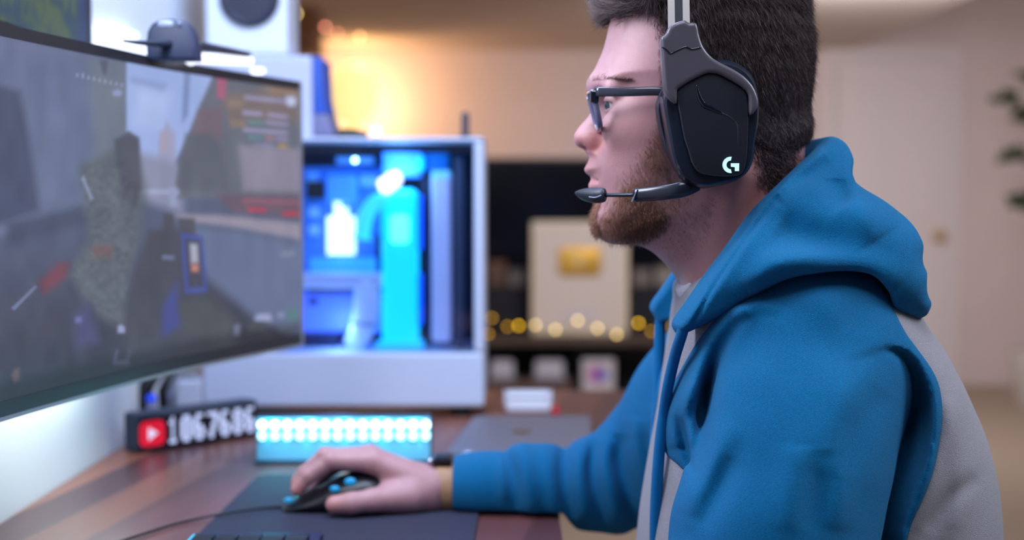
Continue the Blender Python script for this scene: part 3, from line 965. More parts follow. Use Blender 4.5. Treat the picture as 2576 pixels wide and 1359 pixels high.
nt = M_scr.node_tree; b_ = nt.nodes['Principled BSDF']; at = nt.nodes.new('ShaderNodeAttribute'); at.attribute_name = 'Col'
b_.inputs['Base Color'].default_value = (.006, .006, .008, 1); b_.inputs['Roughness'].default_value = .4
nt.links.new(at.outputs['Color'], b_.inputs['Emission Color']); b_.inputs['Emission Strength'].default_value = .98
scr = link('screen', me, M_scr); place(scr, mon)
# its stand, partly hidden
cx_, cy_ = arcpt(.46, -.03)
box('wall_arm', (-.5845, cy_ - .03, ZB + .14), (cx_ + .004, cy_ + .03, ZB + .22), M_black, mon, .003)

# ------------------------------------------------------------------ upper monitor on the wall
m2 = thing('monitor', 'upper wall monitor showing a green landscape, above the curved one', 'monitor', (-.54, 1.55, 1.30))
zb2 = ZT + .012; zt2 = zb2 + .34; xm2 = -.535; ym1 = abs(xm2) * F / (1288 - 241); ym0 = 1.18
box('housing', (xm2 - .03, ym0, zb2), (xm2, ym1, zt2), mat('navy_black', (28, 34, 52), .4), m2, .004)
gu = np.linspace(ym0 + .02, ym1 - .03, 160); gv = np.linspace(zb2 + .012, zt2 - .02, 90)
A_, B_ = np.meshgrid(gu, gv, indexing='ij')
nA = vnoise(A_ * 60, B_ * 60, 6) * .6 + vnoise(A_ * 130, B_ * 130, 8) * .4
mk = np.clip((nA - .35) * 3, 0, 1)[..., None]
sky = np.clip((B_ - (zb2 + .2)) * 20, 0, 1)[..., None]
edge = np.clip((A_ - (ym1 - .075)) / .02, 0, 1)[..., None]
Gc = (np.array((36, 66, 86)) * (1 - mk) + np.array((70, 92, 66)) * mk)
Gc = Gc * (1 - edge) + np.array((30, 56, 100)) * edge
Gc = Gc * (1 - sky) + np.array((90, 130, 180)) * sky
ii, jj = np.meshgrid(np.arange(159), np.arange(89), indexing='ij'); q0 = (ii * 90 + jj).ravel()
me = npmesh('screen', np.stack([A_ * 0 + xm2 + .0008, A_, B_], -1).reshape(-1, 3), np.stack([q0, q0 + 90, q0 + 91, q0 + 1], 1), ((Gc / 255) ** 2.2).reshape(-1, 3))
s2 = link('screen', me, M_scr); place(s2, m2)
box('wall_bracket', (-.5845, 1.42, zb2 + .1), (xm2 - .0305, 1.54, zb2 + .22), M_black, m2, .002)

# ------------------------------------------------------------------ webcam and light bar on the monitor
wy = 1.62
wc = P(425, 100, wy)
web = thing('webcam', 'dark blue-grey webcam clipped on top of the curved monitor', 'webcam', (wc.x, wy, ZT))
ol = XZ([(368, 150), (366, 110), (370, 78), (380, 60), (396, 50), (430, 46), (462, 52), (476, 64), (486, 86), (492, 112), (494, 150)], wy)
prism('body', ol, wy, wy + .03, mat('webcam_body', (38, 50, 82), .5), web, .004)
prism('front_window', rrect(P(396, 0, wy).x, P(0, 67, wy).z, P(437, 0, wy).x, P(0, 52, wy).z, .003), wy - .0012, wy + .001, mat('window_glint', (150, 165, 195), .2), web, .0004)
sphere('lens', P(450, 60, wy), (.004, .002, .004), mat('camera_lens_glass', (96, 110, 140), .1), web)
box('clip', (wc.x - .012, wy + .004, ZT + .0005), (wc.x + .012, wy + .026, P(0, 148, wy).z + .002), M_black, web, .002)

lb = thing('light_bar', 'thin dark bar lamp with a white glowing underside above the monitor', 'lamp', tuple(P(440, 120, 1.60)))
tube('bar', [P(312, 103, 1.50), P(372, 109, 1.58), P(470, 112, 1.66), P(560, 126, 1.76), P(624, 137, 1.84)], [.0015, .004, .0075, .0065, .005], mat('bar_dark', (40, 48, 68), .4), lb, flat=((0, 0, 1), .8))
sphere('joint', P(497, 110, 1.65), .004, M_silver, lb)
tube('glowing_tube', [P(480, 146, 1.70), P(560, 150, 1.78), P(628, 154, 1.85)], [.0065, .0065, .006], mat('tube_glow', (245, 245, 255), emit=(240, 242, 255), estr=1.5), lb)
wl = thing('wall_glow_panel', 'bright white patch built as a glowing panel on the left wall behind the webcam', 'lamp', (-.58, 2.1, 1.36))  # glowing shape put in for the bright patch on this wall
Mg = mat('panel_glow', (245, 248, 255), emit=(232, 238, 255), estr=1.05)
def wallpt(px, py, off=.004):
    Y = (.585 - off) * F / (1288 - px)
    q = P(px, py, Y); return (-.585 + off, Y, q.z)
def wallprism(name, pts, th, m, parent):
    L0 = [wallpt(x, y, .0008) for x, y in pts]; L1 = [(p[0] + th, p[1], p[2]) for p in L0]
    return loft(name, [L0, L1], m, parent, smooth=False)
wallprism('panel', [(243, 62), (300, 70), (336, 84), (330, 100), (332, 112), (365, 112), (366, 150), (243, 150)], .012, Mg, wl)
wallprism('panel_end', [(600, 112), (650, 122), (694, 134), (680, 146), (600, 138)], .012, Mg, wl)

# ------------------------------------------------------------------ PC tower
py0 = 2.37
xl, xr = P(506, 700, py0).x, P(1218, 700, py0).x
zlo = DZ + .018; zhi = P(1000, 345, py0).z
pc = thing('computer_tower', 'white desktop computer tower with a glass side and blue lights', 'computer', ((xl + xr) / 2, 2.48, DZ))
M_case = mat('case_white', (194, 204, 230), .42)
dpt = .225
za = P(1000, 887, py0).z; gxl = P(640, 600, py0).x; gxr = P(1192, 600, py0).x; gzt = P(1000, 357, py0).z
box('lower_shroud', (xl, py0, zlo), (xr, py0 + dpt, za), M_case, pc, .006)
box('top_panel', (xl, py0, gzt), (xr, py0 + dpt, zhi), M_case, pc, .005)
box('front_pillar', (gxr, py0, za + .0003), (xr, py0 + dpt, gzt - .0003), M_case, pc, .005)
box('rear_pillar', (xl, py0, za + .0003), (gxl, py0 + dpt, gzt - .0003), M_case, pc, .004)
box('back_wall', (gxl + .0004, py0 + dpt - .012, za + .0003), (gxr - .0004, py0 + dpt, gzt - .0003), mat('case_inside', (30, 38, 60), .5), pc)
for fx in (.08, .92):
    for fy in (.03, dpt - .03):
        xx = xl + (xr - xl) * fx
        cyl('foot', (xx, py0 + fy, DZ), .016, .0178, M_black, pc)
Mgl = bpy.data.materials.new('tinted_glass'); Mgl.use_nodes = True
nt = Mgl.node_tree; N = nt.nodes; L = nt.links; N.remove(N['Principled BSDF'])
tr = N.new('ShaderNodeBsdfTransparent'); tr.inputs[0].default_value = (.86, .9, .96, 1)
gl = N.new('ShaderNodeBsdfGlossy'); gl.inputs['Roughness'].default_value = .03
fr = N.new('ShaderNodeFresnel'); fr.inputs[0].default_value = 1.35; mx = N.new('ShaderNodeMixShader')
L.new(fr.outputs[0], mx.inputs[0]); L.new(tr.outputs[0], mx.inputs[1]); L.new(gl.outputs[0], mx.inputs[2]); L.new(mx.outputs[0], N['Material Output'].inputs[0])
box('glass_panel', (gxl + .001, py0 + .001, za + .001), (gxr - .001, py0 + .004, gzt - .001), Mgl, pc)
Yi = py0 + .10


def E(name, c, s): return mat(name, c, .4, emit=c, estr=s)


def pin(name, x0, y0, x1, y1, m, Y=Yi, d=.02, bev=.002): return pbox(name, x0, y0, x1, y1, Y, d, m, pc, bev)


M_bd = mat('board_lit_blue', (70, 120, 200), .5, emit=(12, 90, 200), estr=.55)  # emission here stands in for the blue light inside the case
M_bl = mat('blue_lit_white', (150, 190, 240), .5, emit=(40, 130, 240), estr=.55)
M_pale = mat('pale_blue_lit_white', (190, 200, 235), .5, emit=(110, 140, 225), estr=.5)
pin('inner_band', 700, 362, 1188, 384, mat('band_dark', (22, 28, 50), .5), py0 + .02, .01)
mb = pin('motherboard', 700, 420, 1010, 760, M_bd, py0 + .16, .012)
for q in ((772, 432, 800, 460), (776, 520, 800, 548), (776, 566, 800, 592), (905, 440, 950, 470), (845, 395, 940, 412)):
    pin('board_block', *q, M_bl, py0 + .14, .018)
pin('dark_slot', 770, 456, 815, 500, M_black, py0 + .135, .02)
pin('dark_slot', 945, 590, 962, 690, mat('slot_navy', (14, 40, 110), .5), py0 + .12, .02)
pin('cooler_block', 820, 440, 895, 512, E('cooler_blue', (60, 140, 255), .75), py0 + .11, .035, .006)
for i in range(4):
    pin('memory_stick', 822 + i * 18, (545 if i in (0, 3) else 522) - (i == 1) * 14, 836 + i * 18, 642, E('memory_glow', (215, 250, 255), 1.9), py0 + .10, .03, .002)
pin('cover_plate', 780, 650, 948, 688, E('cover_blue', (60, 165, 250), .6), py0 + .12, .03)
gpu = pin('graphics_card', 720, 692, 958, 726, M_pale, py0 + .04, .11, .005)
pin('graphics_card_shadow_gap', 770, 728, 955, 736, M_black, py0 + .05, .1)
pin('power_cover', 760, 738, 960, 838, E('violet_blue', (82, 120, 250), .62), py0 + .10, .05, .006)
pin('port', 778, 752, 798, 768, M_black, py0 + .095, .01)
pin('dark_bay', 760, 842, 850, 884, mat('bay_navy', (10, 24, 70), .5), py0 + .09, .05)
tube('cable_bundle', [P(918, 700, py0 + .05), P(922, 740, py0 + .045), P(918, 790, py0 + .045), P(906, 840, py0 + .05), P(880, 868, py0 + .07)], [.020, .022, .022, .021, .014], mat('cable_lit_white', (196, 206, 240), .5, emit=(120, 160, 235), estr=.6), pc, flat=((0, 1, 0), .5))  # cable glow stands in for case light falling on it
tube('cable_tie', [P(886, 812, py0 + .04), P(915, 816, py0 + .036), P(944, 818, py0 + .04)], .0022, mat('tie', (90, 110, 170), .5), pc, seg=6)
pin('reservoir', 960, 475, 1050, 884, E('reservoir_cyan', (20, 215, 255), 1.05), py0 + .06, .05, .012)
pin('reservoir_core', 982, 540, 1028, 612, E('reservoir_bright', (120, 248, 255), 1.2), py0 + .052, .008, .008)
for y0_, y1_ in ((490, 630), (690, 820)):
    pin('fan_frame', 1046, y0_, 1060, y1_, E('deep_blue', (10, 100, 255), 1.0), py0 + .07, .04, .003)
pin('reservoir_base', 945, 862, 1062, 886, E('base_cyan', (40, 190, 255), .9), py0 + .055, .06, .003)
tube('coolant_tube', [P(910, 600, py0 + .09), P(922, 540, py0 + .085), P(950, 505, py0 + .08), P(985, 500, py0 + .07)], .013, E('tube_cyan', (70, 220, 250), .85), pc)
pin('upper_radiator', 962, 380, 1058, 446, E('upper_blue', (70, 150, 255), .7), py0 + .09, .05, .004)
pin('upper_fan', 1058, 385, 1128, 430, E('upper_teal', (10, 92, 170), .6), py0 + .10, .05, .004)
pin('upper_fan_light', 1050, 392, 1066, 430, E('fan_cyan', (20, 200, 255), .9), py0 + .088, .01, .003)
pump = tube('pump_cap', [P(968, 468, py0 + .04), P(983, 457, py0 + .03), P(998, 446, py0 + .04)], [.011, .015, .012], E('pump_white', (255, 246, 252), 2.4), pc)
sphere('status_light', P(893, 403, py0 + .02), .0042, E('led_white', (190, 250, 255), 9), pc)
pin('side_radiator', 1086, 432, 1133, 862, mat('rad_lit_white', (200, 205, 235), .5, emit=(120, 140, 220), estr=.55), py0 + .06, .05, .006)  # radiator emission stands in for case light too
pin('radiator_cap', 1086, 430, 1133, 448, E('cap_cyan', (120, 205, 255), .8), py0 + .055, .006, .003)
pin('front_fan_column', 1145, 390, 1165, 880, mat('fan_grey', (70, 76, 104), .5), py0 + .05, .05, .004)
pin('dark_divider', 1062, 440, 1082, 880, mat('div_dark', (24, 26, 50), .5), py0 + .11, .03, .003)
point('case_light', P(1000, 430, py0 + .04), .55, (.2, .6, 1), .02)
point('case_light_low', P(850, 820, py0 + .04), .35, (.25, .5, 1), .02)

# antenna, green item and ball on the tower
ztp = zhi
a = P(1160, 282, 2.45); b = P(1180, 345, 2.45)
an = thing('antenna', 'short dark grey antenna standing on top of the computer tower', 'antenna', ((a.x + b.x) / 2, 2.457, ztp))
box('blade', (a.x, 2.45, ztp + .006), (b.x, 2.463, a.z), mat('antenna_grey', (52, 58, 74), .5), an, .004)
cyl('foot', ((a.x + b.x) / 2, 2.4565, ztp + .0002), .0115, .006, M_black, an)
a = P(848, 323, 2.44); b = P(918, 340, 2.44)
gn = thing('green_case', 'flat green and black case on top of the computer tower', 'case', ((a.x + b.x) / 2, 2.47, ztp))
box('body', (a.x, 2.44, ztp + .0003), (b.x, 2.50, a.z - .003), mat('case_black', (52, 50, 52), .6), gn, .002)
box('lid', (a.x, 2.438, a.z - .0028), (b.x - .014, 2.50, a.z), mat('olive', (112, 118, 46), .6), gn, .001)
bp = P(946, 333, 2.44)
bl = thing('glowing_ball', 'small white glowing ball on top of the computer tower', 'light', (bp.x, 2.44, ztp))
sphere('globe', (bp.x, 2.44, ztp + .012), .0085, E('ball_white', (255, 236, 214), 1.8), bl)
cyl('stand', (bp.x, 2.44, ztp + .0002), .006, .0045, M_silver, bl)

# console with a blue edge, and the speaker on it
cx0, cx1 = P(470, 200, 2.44).x, P(786, 200, 2.44).x; czt = P(600, 139, 2.44).z
gc_ = thing('game_console', 'pale grey box with a blue right edge standing on the computer tower', 'console', ((cx0 + cx1) / 2, 2.5, ztp))
box('shell', (cx0, 2.44, ztp + .0003), (cx1, 2.57, czt), mat('console_pale', (186, 190, 214), .45), gc_, .006)
prism('blue_edge', XZ([(787, 141), (808, 143), (811, 200), (813, 240), (822, 284), (789, 286)], 2.44), 2.442, 2.568, mat('edge_blue', (38, 84, 182), .45), gc_, .002)
prism('side_foot', XZ([(787, 287), (823, 286), (838, 334), (843, 342), (787, 343)], 2.44), 2.4425, 2.567, mat('foot_lavender', (112, 112, 148), .5), gc_, .002)
prism('white_reflex', rrect(P(632, 0, 2.44).x, P(0, 184, 2.44).z, P(662, 0, 2.44).x, P(0, 174, 2.44).z, .003), 2.4385, 2.4400, E('reflex_white', (250, 250, 255), 2.2), gc_)  # bright reflex on the shell, built as a glowing spot
sx0, sx1 = P(516, 80, 2.45).x, P(724, 80, 2.45).x
spk = thing('speaker', 'white bookshelf speaker with a dark woofer on the grey box', 'speaker', ((sx0 + sx1) / 2, 2.5, czt))
spz = czt + .26
box('cabinet', (sx0, 2.45, czt + .0004), (sx1, 2.575, spz), mat('speaker_white', (222, 228, 242), .4), spk, .008)
wc_ = P(628, -8, 2.45)
prof = [(.052, 0), (.052, -.004), (.046, -.006), (.042, -.002), (.030, .006), (.018, .012), (.014, .004), (.006, .001)]
sg = 32
loft('woofer', [[(wc_.x + math.cos(2 * math.pi * k / sg) * r, 2.449 + d, wc_.z + math.sin(2 * math.pi * k / sg) * r) for k in range(sg)] for r, d in prof], mat('woofer_dark', (42, 44, 62), .45), spk)
cyl('tweeter', (wc_.x, 2.443, wc_.z + .085), .02, .006, MATS['woofer_dark'], spk, axis='Y', bev=.002)

# ------------------------------------------------------------------ subscriber counter
o0 = P(345, 1148, 2.03); o0.z = DZ
e1 = Vector((.690, .724, 0)).normalized(); en = Vector((e1.y, -e1.x, 0))
MC = Matrix(((e1.x, -en.x, 0, o0.x), (e1.y, -en.y, 0, o0.y), (0, 0, 1, DZ), (0, 0, 0, 1)))   # local: x along face, y into the box, z up
LC, HC = .212, .058
sc_ = thing('counter_display', 'black counter display with a red play logo and white digits', 'display', tuple(o0))
box('housing', (0, 0, .001), (LC, .036, HC), mat('counter_black', (38, 48, 68), .4), sc_, .004, M=MC)
def facequads(name, rects, m, parent, y=-.0008, th=.0006):
    bm = bmesh.new()
    for (x0, z0, x1, z1) in rects: addbox(bm, (x0, y, z0), (x1, y + th, z1), 0, M=MC)
    return bmobj(name, bm, m, parent)
box('front_panel', (.004, -.0006, .005), (LC - .004, .001, HC - .008), mat('counter_glass', (14, 18, 30), .25), sc_, .001, M=MC)
FONT = {'1': '00100 01100 00100 00100 00100 00100 01110', '0': '01110 11011 11011 11011 11011 11011 01110', '6': '01110 11000 11000 11110 11011 11011 01110', '7': '11111 00011 00011 00110 00110 01100 01100', '8': '01110 11011 11011 01110 11011 11011 01110'}
W_, z0_ = .157 / (7 * 6 - 1), .009
for i, ch in enumerate('1067686'):
    rc = []
    for r, row in enumerate(FONT[ch].split()):
        for c, v in enumerate(row):
            if v == '1':
                x = .050 + (i * 6 + c) * W_; z = z0_ + (6 - r) * .0056
                rc.append((x, z, x + W_ * .98, z + .0055))
    facequads('digit', rc, E('digit_white', (178, 188, 222), .85), sc_, -.0014)
lg = [(MC @ Vector((x, -.0014, z)), MC @ Vector((x, -.0004, z))) for x, z in rrect(.004, .009, .046, .046, .010)]
logo = loft('play_logo', [[a for a, b in lg], [b for a, b in lg]], E('logo_red', (200, 14, 44), .75), sc_, smooth=False)
tq = [(MC @ Vector((x, -.0022, z)), MC @ Vector((x, -.0012, z))) for x, z in ((.018, .018), (.034, .0275), (.018, .037))]
tri = loft('play_arrow', [[a for a, b in tq], [b for a, b in tq]], E('arrow_white', (212, 200, 226), .8), None, smooth=False)
bpy.context.view_layer.update()
tri.parent = logo; tri.matrix_parent_inverse = logo.matrix_world.inverted()

# things behind the counter
Yb = 2.22
def onb(px, Y): return P(px, 900, Y).x
b1 = thing('tablet_stand', 'black folding stand behind the counter display', 'stand', (onb(375, Yb), Yb, DZ))
tube('brace', [(onb(348, Yb), Yb, DZ + .008), (onb(366, Yb), Yb, P(0, 975, Yb).z), (onb(392, Yb), Yb, P(0, 935, Yb).z)], .012, M_black, b1, smooth_n=0, flat=((0, 1, 0), .5))
tube('brace', [(onb(408, Yb), Yb + .01, DZ + .008), (onb(404, Yb), Yb + .01, P(0, 985, Yb).z), (onb(432, Yb), Yb + .01, P(0, 930, Yb).z)], .008, M_black, b1, smooth_n=0, flat=((0, 1, 0), .5))
box('base', (onb(345, Yb), Yb - .01, DZ + .0003), (onb(415, Yb), Yb + .02, DZ + .008), M_black, b1, .002)
bb = P(381, 1004, 2.17)
b2 = thing('bottle', 'tiny white bottle with a bright blue ball cap behind the counter', 'bottle', (bb.x, 2.17, DZ))
cyl('body', (bb.x, 2.17, DZ + .0003), .007, bb.z - DZ - .004, mat('bottle_grey', (120, 124, 160), .4), b2, bev=.002)
sphere('cap', (bb.x, 2.17, bb.z), .0082, mat('cap_blue', (10, 60, 210), .35, emit=(10, 60, 220), estr=.5), b2)
for i, (x0_, x1_, yt, lb_) in enumerate(((404, 430, 990, 'slim grey charger block standing behind the counter display'), (440, 500, 958, 'white charger block between counter display and computer tower'))):
    Y_ = 2.26
    t = thing('charger', lb_, 'charger', (onb((x0_ + x1_) / 2, Y_), Y_ + .015, DZ), 'charger blocks behind the counter display')
    zt_ = P(0, yt, Y_).z
    box('block', (onb(x0_, Y_), Y_, DZ + .0003), (onb(x1_, Y_), Y_ + .03, zt_), mat('charger_%d' % i, ((130, 134, 158), (196, 202, 224))[i], .4), t, .004)
    box('plug', (onb(x0_ + 6, Y_), Y_ + .006, zt_ + .0003), (onb(x1_ - 6, Y_), Y_ + .024, zt_ + .010), M_silver, t, .002)

# ------------------------------------------------------------------ LED bar
ly = 1.955
la, lb2 = P(642, 1100, ly).x, P(1086, 1100, ly).x
led = thing('led_bar', 'glowing cyan LED bar lamp with white beads and their reflected row on the desk', 'lamp', ((la + lb2) / 2, ly, DZ))
zt1 = P(860, 1054, ly).z
box('housing', (la, ly + .006, DZ + .0045), (lb2, ly + .022, zt1 + .004), mat('led_housing', (30, 60, 80), .4), led, .003)
box('foot', (la - .002, ly - .004, DZ + .0005), (lb2 + .002, ly + .034, DZ + .004), MATS['led_housing'], led, .001)
Mdif = mat('led_diffuser', (120, 190, 225), .35, emit=(20, 110, 170), estr=.04)
box('diffuser', (la + .002, ly + .001, DZ + .005), (lb2 - .002, ly + .0055, zt1 + .001), Mdif, led, .001)
ME1 = E('bead_white', (225, 255, 255), 4.2); ME2 = E('bead_reflection', (190, 250, 250), 2.4)
for r, (pyy, mm) in enumerate(((1069, ME1), (1097, ME2))):  # lower, dimmer row is the reflection of the upper, built as beads
    for i in range(14):
        p = P(660 + i * 31.6, pyy, ly)
        sphere('bead', (p.x, ly - .001, p.z), (.0060, .003, .0060), mm, led, 12)
for i in range(5):
    point('led_glow', (la + (lb2 - la) * (.1 + .2 * i), ly - .012, zt1 - .008), .085, (.03, .78, .92), .006)

# ------------------------------------------------------------------ laptop and small things right of the tower
lz = DZ + .0165
q = [P(1200, 1045, 2.28), P(1492, 1045, 2.28), P(1494, 1148, 1.93), P(1128, 1140, 1.945)]
q = [Vector((-.060, 2.29, 0)), Vector((.127, 2.29, 0)), Vector((.110, 1.945, 0)), Vector((-.092, 1.945, 0))]
lap = thing('laptop', 'closed grey laptop with a bronze logo lying on the desk', 'laptop', (0.02, 2.1, DZ))
M_lap = mat('laptop_grey', (118, 117, 130), .45, .4)
def rq(inset, z): 
    c = sum(q, Vector()) / 4
    return [tuple((p - c) * (1 - inset) + c + Vector((0, 0, z))) for p in q]
bm = bmesh.new()
for z0, z1, nm in ((DZ + .001, DZ + .009, 'base'), (DZ + .0095, lz, 'lid')):
    bm = bmesh.new(); a = [bm.verts.new((p[0], p[1], z0)) for p in rq(0, 0)]; b = [bm.verts.new((p[0], p[1], z1)) for p in rq(0, 0)]
    bm.faces.new(b); bm.faces.new(a[::-1])
    for i in range(4): bm.faces.new((a[i], a[(i + 1) % 4], b[(i + 1) % 4], b[i]))
    bmesh.ops.bevel(bm, geom=[e for e in bm.edges if abs(e.verts[0].co.z - e.verts[1].co.z) > .001], offset=.01, segments=5, affect='EDGES')
    bmobj(nm, bm, M_lap, lap)
lgc = P(1312, 1080, 2.13)
ap = [(lgc.x + .014 * math.cos(t) * (1 + .12 * math.cos(2 * t)), 2.13 + .020 * math.sin(t) * (1 - .1 * math.sin(t)), lz + .0001) for t in [2 * math.pi * k / 24 for k in range(24)]]
loft('logo', [ap, [(x, y, z + .0005) for x, y, z in ap]], mat('logo_bronze', (120, 96, 84), .3, .6), lap, smooth=False)
a = P(1270, 1048, 2.42); b = P(1388, 990, 2.42)
t = thing('earbud_case', 'white rounded box on the desk behind the laptop', 'case', ((a.x + b.x) / 2, 2.44, DZ))
prism('body', rrect(a.x, DZ + .0005, b.x, DZ + .024, .008), 2.42, 2.47, mat('earbud_white', (214, 216, 230), .35), t, .006)
prism('lid', rrect(a.x, DZ + .0243, b.x, b.z, .008), 2.42, 2.47, MATS['earbud_white'], t, .006)
a = P(1388, 1046, 2.40); b = P(1408, 1030, 2.40)
t = thing('red_cap', 'small red cap beside the white rounded box', 'cap', ((a.x + b.x) / 2, 2.406, DZ))
cyl('cap', ((a.x + b.x) / 2, 2.406, DZ + .0003), .0065, .012, mat('cap_red', (205, 45, 60), .4), t, bev=.002)
cyl('knob', ((a.x + b.x) / 2, 2.406, DZ + .0125), .004, .004, MATS['cap_red'], t)
kp = P(1180, 1148, 1.90)
t = thing('metal_knob', 'small round silver knob on a dark peg by the laptop edge', 'knob', (kp.x, 1.9, DZ))
cyl('peg', (kp.x, 1.90, DZ + .0003), .006, .020, M_black, t, bev=.001)
sphere('ball', (kp.x, 1.90, kp.z), (.0095, .0095, .008), mat('ball_silver', (190, 190, 215), .25, .6), t)

# ------------------------------------------------------------------ mouse pad, mouse, corner device
pad = [(-.345, 1.345), (-.043, 1.345), (-.036, 1.865), (-.335, 1.865)]
bm = bmesh.new(); a = [bm.verts.new((x, y, DZ + .0004)) for x, y in pad]; b = [bm.verts.new((x, y, DZ + .0034)) for x, y in pad]
bm.faces.new(b); bm.faces.new(a[::-1])
for i in range(4): bm.faces.new((a[i], a[(i + 1) % 4], b[(i + 1) % 4], b[i]))
bmesh.ops.bevel(bm, geom=[e for e in bm.edges if abs(e.verts[0].co.z - e.verts[1].co.z) > .001], offset=.008, segments=4, affect='EDGES')
mp_ = bmobj('mouse_pad', bm, mat('pad_cloth', (36, 38, 60), .75, bump=.2, bscale=1500))
tag(mp_, 'dark navy mouse pad on the desk under the hand', 'mouse pad')
PZ = DZ + .0036

# ================================================================== PERSON
YM = 1.38                      # middle plane of the head
YT = 1.40                      # middle plane of the torso


def zof(py, Y=YM): return P(1288, py, Y).z
def A3(px, py, Y): return np.array(P(px, py, Y))


headP = Prof(XZ([(1560, -50), (1610, -88), (1700, -112), (1800, -115), (1900, -92), (1975, -25), (2008, 60), (2020, 150), (2018, 230), (2006, 310), (1992, 390), (1960, 470), (1880, 530), (1780, 570), (1690, 596), (1620, 604), (1570, 600), (1539, 597), (1516, 586), (1502, 565), (1497, 545), (1503, 520), (1506, 500), (1502, 470), (1497, 440), (1495, 410), (1500, 380), (1512, 345), (1520, 300), (1517, 262), (1507, 240), (1493, 221), (1489, 201), (1498, 170), (1516, 129), (1530, 77), (1541, 20), (1548, -20)], YM))
noseP = Prof(XZ([(1502, 225), (1499, 245), (1493, 272), (1476, 298), (1458, 318), (1447, 334), (1443, 346), (1445, 358), (1452, 368), (1467, 375), (1484, 381), (1505, 384), (1535, 380), (1550, 330), (1545, 280), (1530, 235)], YM), 4, .001, .06)
lipP = Prof(XZ([(1482, 380), (1484, 397), (1478, 410), (1471, 422), (1471, 431), (1478, 439), (1487, 446), (1486, 454), (1481, 463), (1481, 471), (1486, 481), (1497, 492), (1512, 500), (1545, 500), (1550, 440), (1540, 385)], YM), 4, .001, .06)
neckP = Prof(XZ([(1545, 585), (1606, 603), (1632, 620), (1658, 648), (1688, 681), (1712, 720), (1738, 780), (1760, 850), (1990, 900), (2210, 850), (2160, 660), (2070, 510), (2016, 400), (2000, 300), (1800, 300), (1600, 480)], YM))
torsoP = Prof(XZ([(1720, 690), (1700, 760), (1690, 830), (1672, 950), (1655, 1060), (1631, 1190), (1609, 1340), (1604, 1500), (1640, 1800), (1700, 2050), (2380, 2050), (2455, 1800), (2482, 1500), (2478, 1340), (2468, 1200), (2440, 1075), (2392, 965), (2337, 862), (2285, 785), (2225, 680), (2100, 540), (1900, 520)], YT), 5, .003, .15)
HZ = [zof(v) for v in (-130, -50, 60, 180, 260, 330, 420, 500, 560, 610)][::-1]
HWs = SI(HZ, [.066, .074, .077, .077, .0735, .071, .066, .058, .049, .042][::-1], .008)
HRs = SI(HZ, [.080, .080, .080, .080, .076, .072, .064, .052, .042, .034][::-1], .008)
EYE = A3(1554, 263, YM - .034)
EYE2 = A3(1554, 263, YM - .034); EYE2[1] = YM + .034


def head(Q0):
    Q = Q0.copy(); Q[:, 1] = YM - np.abs(Q0[:, 1] - YM)       # both sides alike: work on the near one
    s = YM - Q[:, 1]
    W = HWs(Q[:, 2]); R = HRs(Q[:, 2])
    d2 = headP(Q)
    a = np.maximum(d2 + R, 0) / R; b = s / W
    d = ((a ** 2.25 + b ** 2.25) ** (1 / 2.25) - 1) * np.minimum(W, R)
    near = Q[:, 0] < P(1700, 0, YM).x
    E_ = lambda px, py, s_, r, rot=None: ell(Q, (P(px, py, YM).x, YM - s_, P(px, py, YM).z), r, rot)
    # cheekbone, jaw muscle, brow
    d = smin(d, E_(1585, 325, .046, (.030, .017, .020)), .022)
    d = smin(d, cone(Q, A3(1503, 214, YM - .010), A3(1540, 222, YM - .048), .0085, .007), .012)
    d = smin(d, E_(1528, 560, 0, (.012, .017, .014)), .016)
    # eye hollow
    d = smax(d, -E_(1517, 262, .030, (.0125, .017, .0115)), .010)
    lid = smax(np.linalg.norm(Q - EYE, axis=1) - .0140, -ell(Q, EYE + np.array((-.012, .0, -.0012)), (.0125, .0135, .0036)), .0012)
    d = smin(d, lid, .0025)
    # nose
    W2 = np.interp(Q[:, 2], [zof(385), zof(360), zof(335), zof(300), zof(225)], [.0105, .0145, .0150, .0115, .0095])
    d2 = noseP(Q); r2 = .0125
    a = np.maximum(d2 + r2, 0) / r2
    n = ((a ** 2 + (s / W2) ** 2) ** .5 - 1) * .011
    n = smin(n, E_(1503, 357, .0115, (.0135, .0075, .0105)), .005)
    d = smin(d, n, .006)
    d = d + .0011 * np.exp(-(np.hypot(Q[:, 0] - P(1517, 362, YM).x, (Q[:, 2] - zof(362)) * .45) / .0028) ** 2) * (s > .008)
    d = smax(d, -E_(1474, 375, .0068, (.0075, .0035, .0028)), .002)
    # lips
    d2 = lipP(Q); r3 = .017; W3 = .024
    a = np.maximum(d2 + r3, 0) / r3
    l = ((a ** 2 + (s / W3) ** 2) ** .5 - 1) * .016
    d = smin(d, l, .007)
    slit = chain(Q, [A3(1477, 448, YM), A3(1491, 451, YM - .011), A3(1506, 456, YM - .0195)], [.0013, .0013, .0010], .001)
    d = smax(d, -slit, .0025)
    # fold from the nose wing to the mouth corner
    d = d + .0007 * np.exp(-(cone(Q, A3(1520, 375, YM - .020), A3(1522, 440, YM - .026), .0, .0) / .004) ** 2)
    # neck
    dn = inflate(Q, neckP, YM, .061, .058, 2.1)
    d = smin(d, dn, .022)
    # throat cord
    d = smin(d, cone(Q, A3(1860, 440, YM - .055), A3(1745, 780, YM - .018), .014, .012), .014)
    # ear shape, pressed under the cups
    d = smin(d, ell(Q, (P(1775, 290, YM).x, YM - .074, zof(290)), (.016, .007, .030)), .004)
    return d


WR = A3(1112, 1228, 1.672)


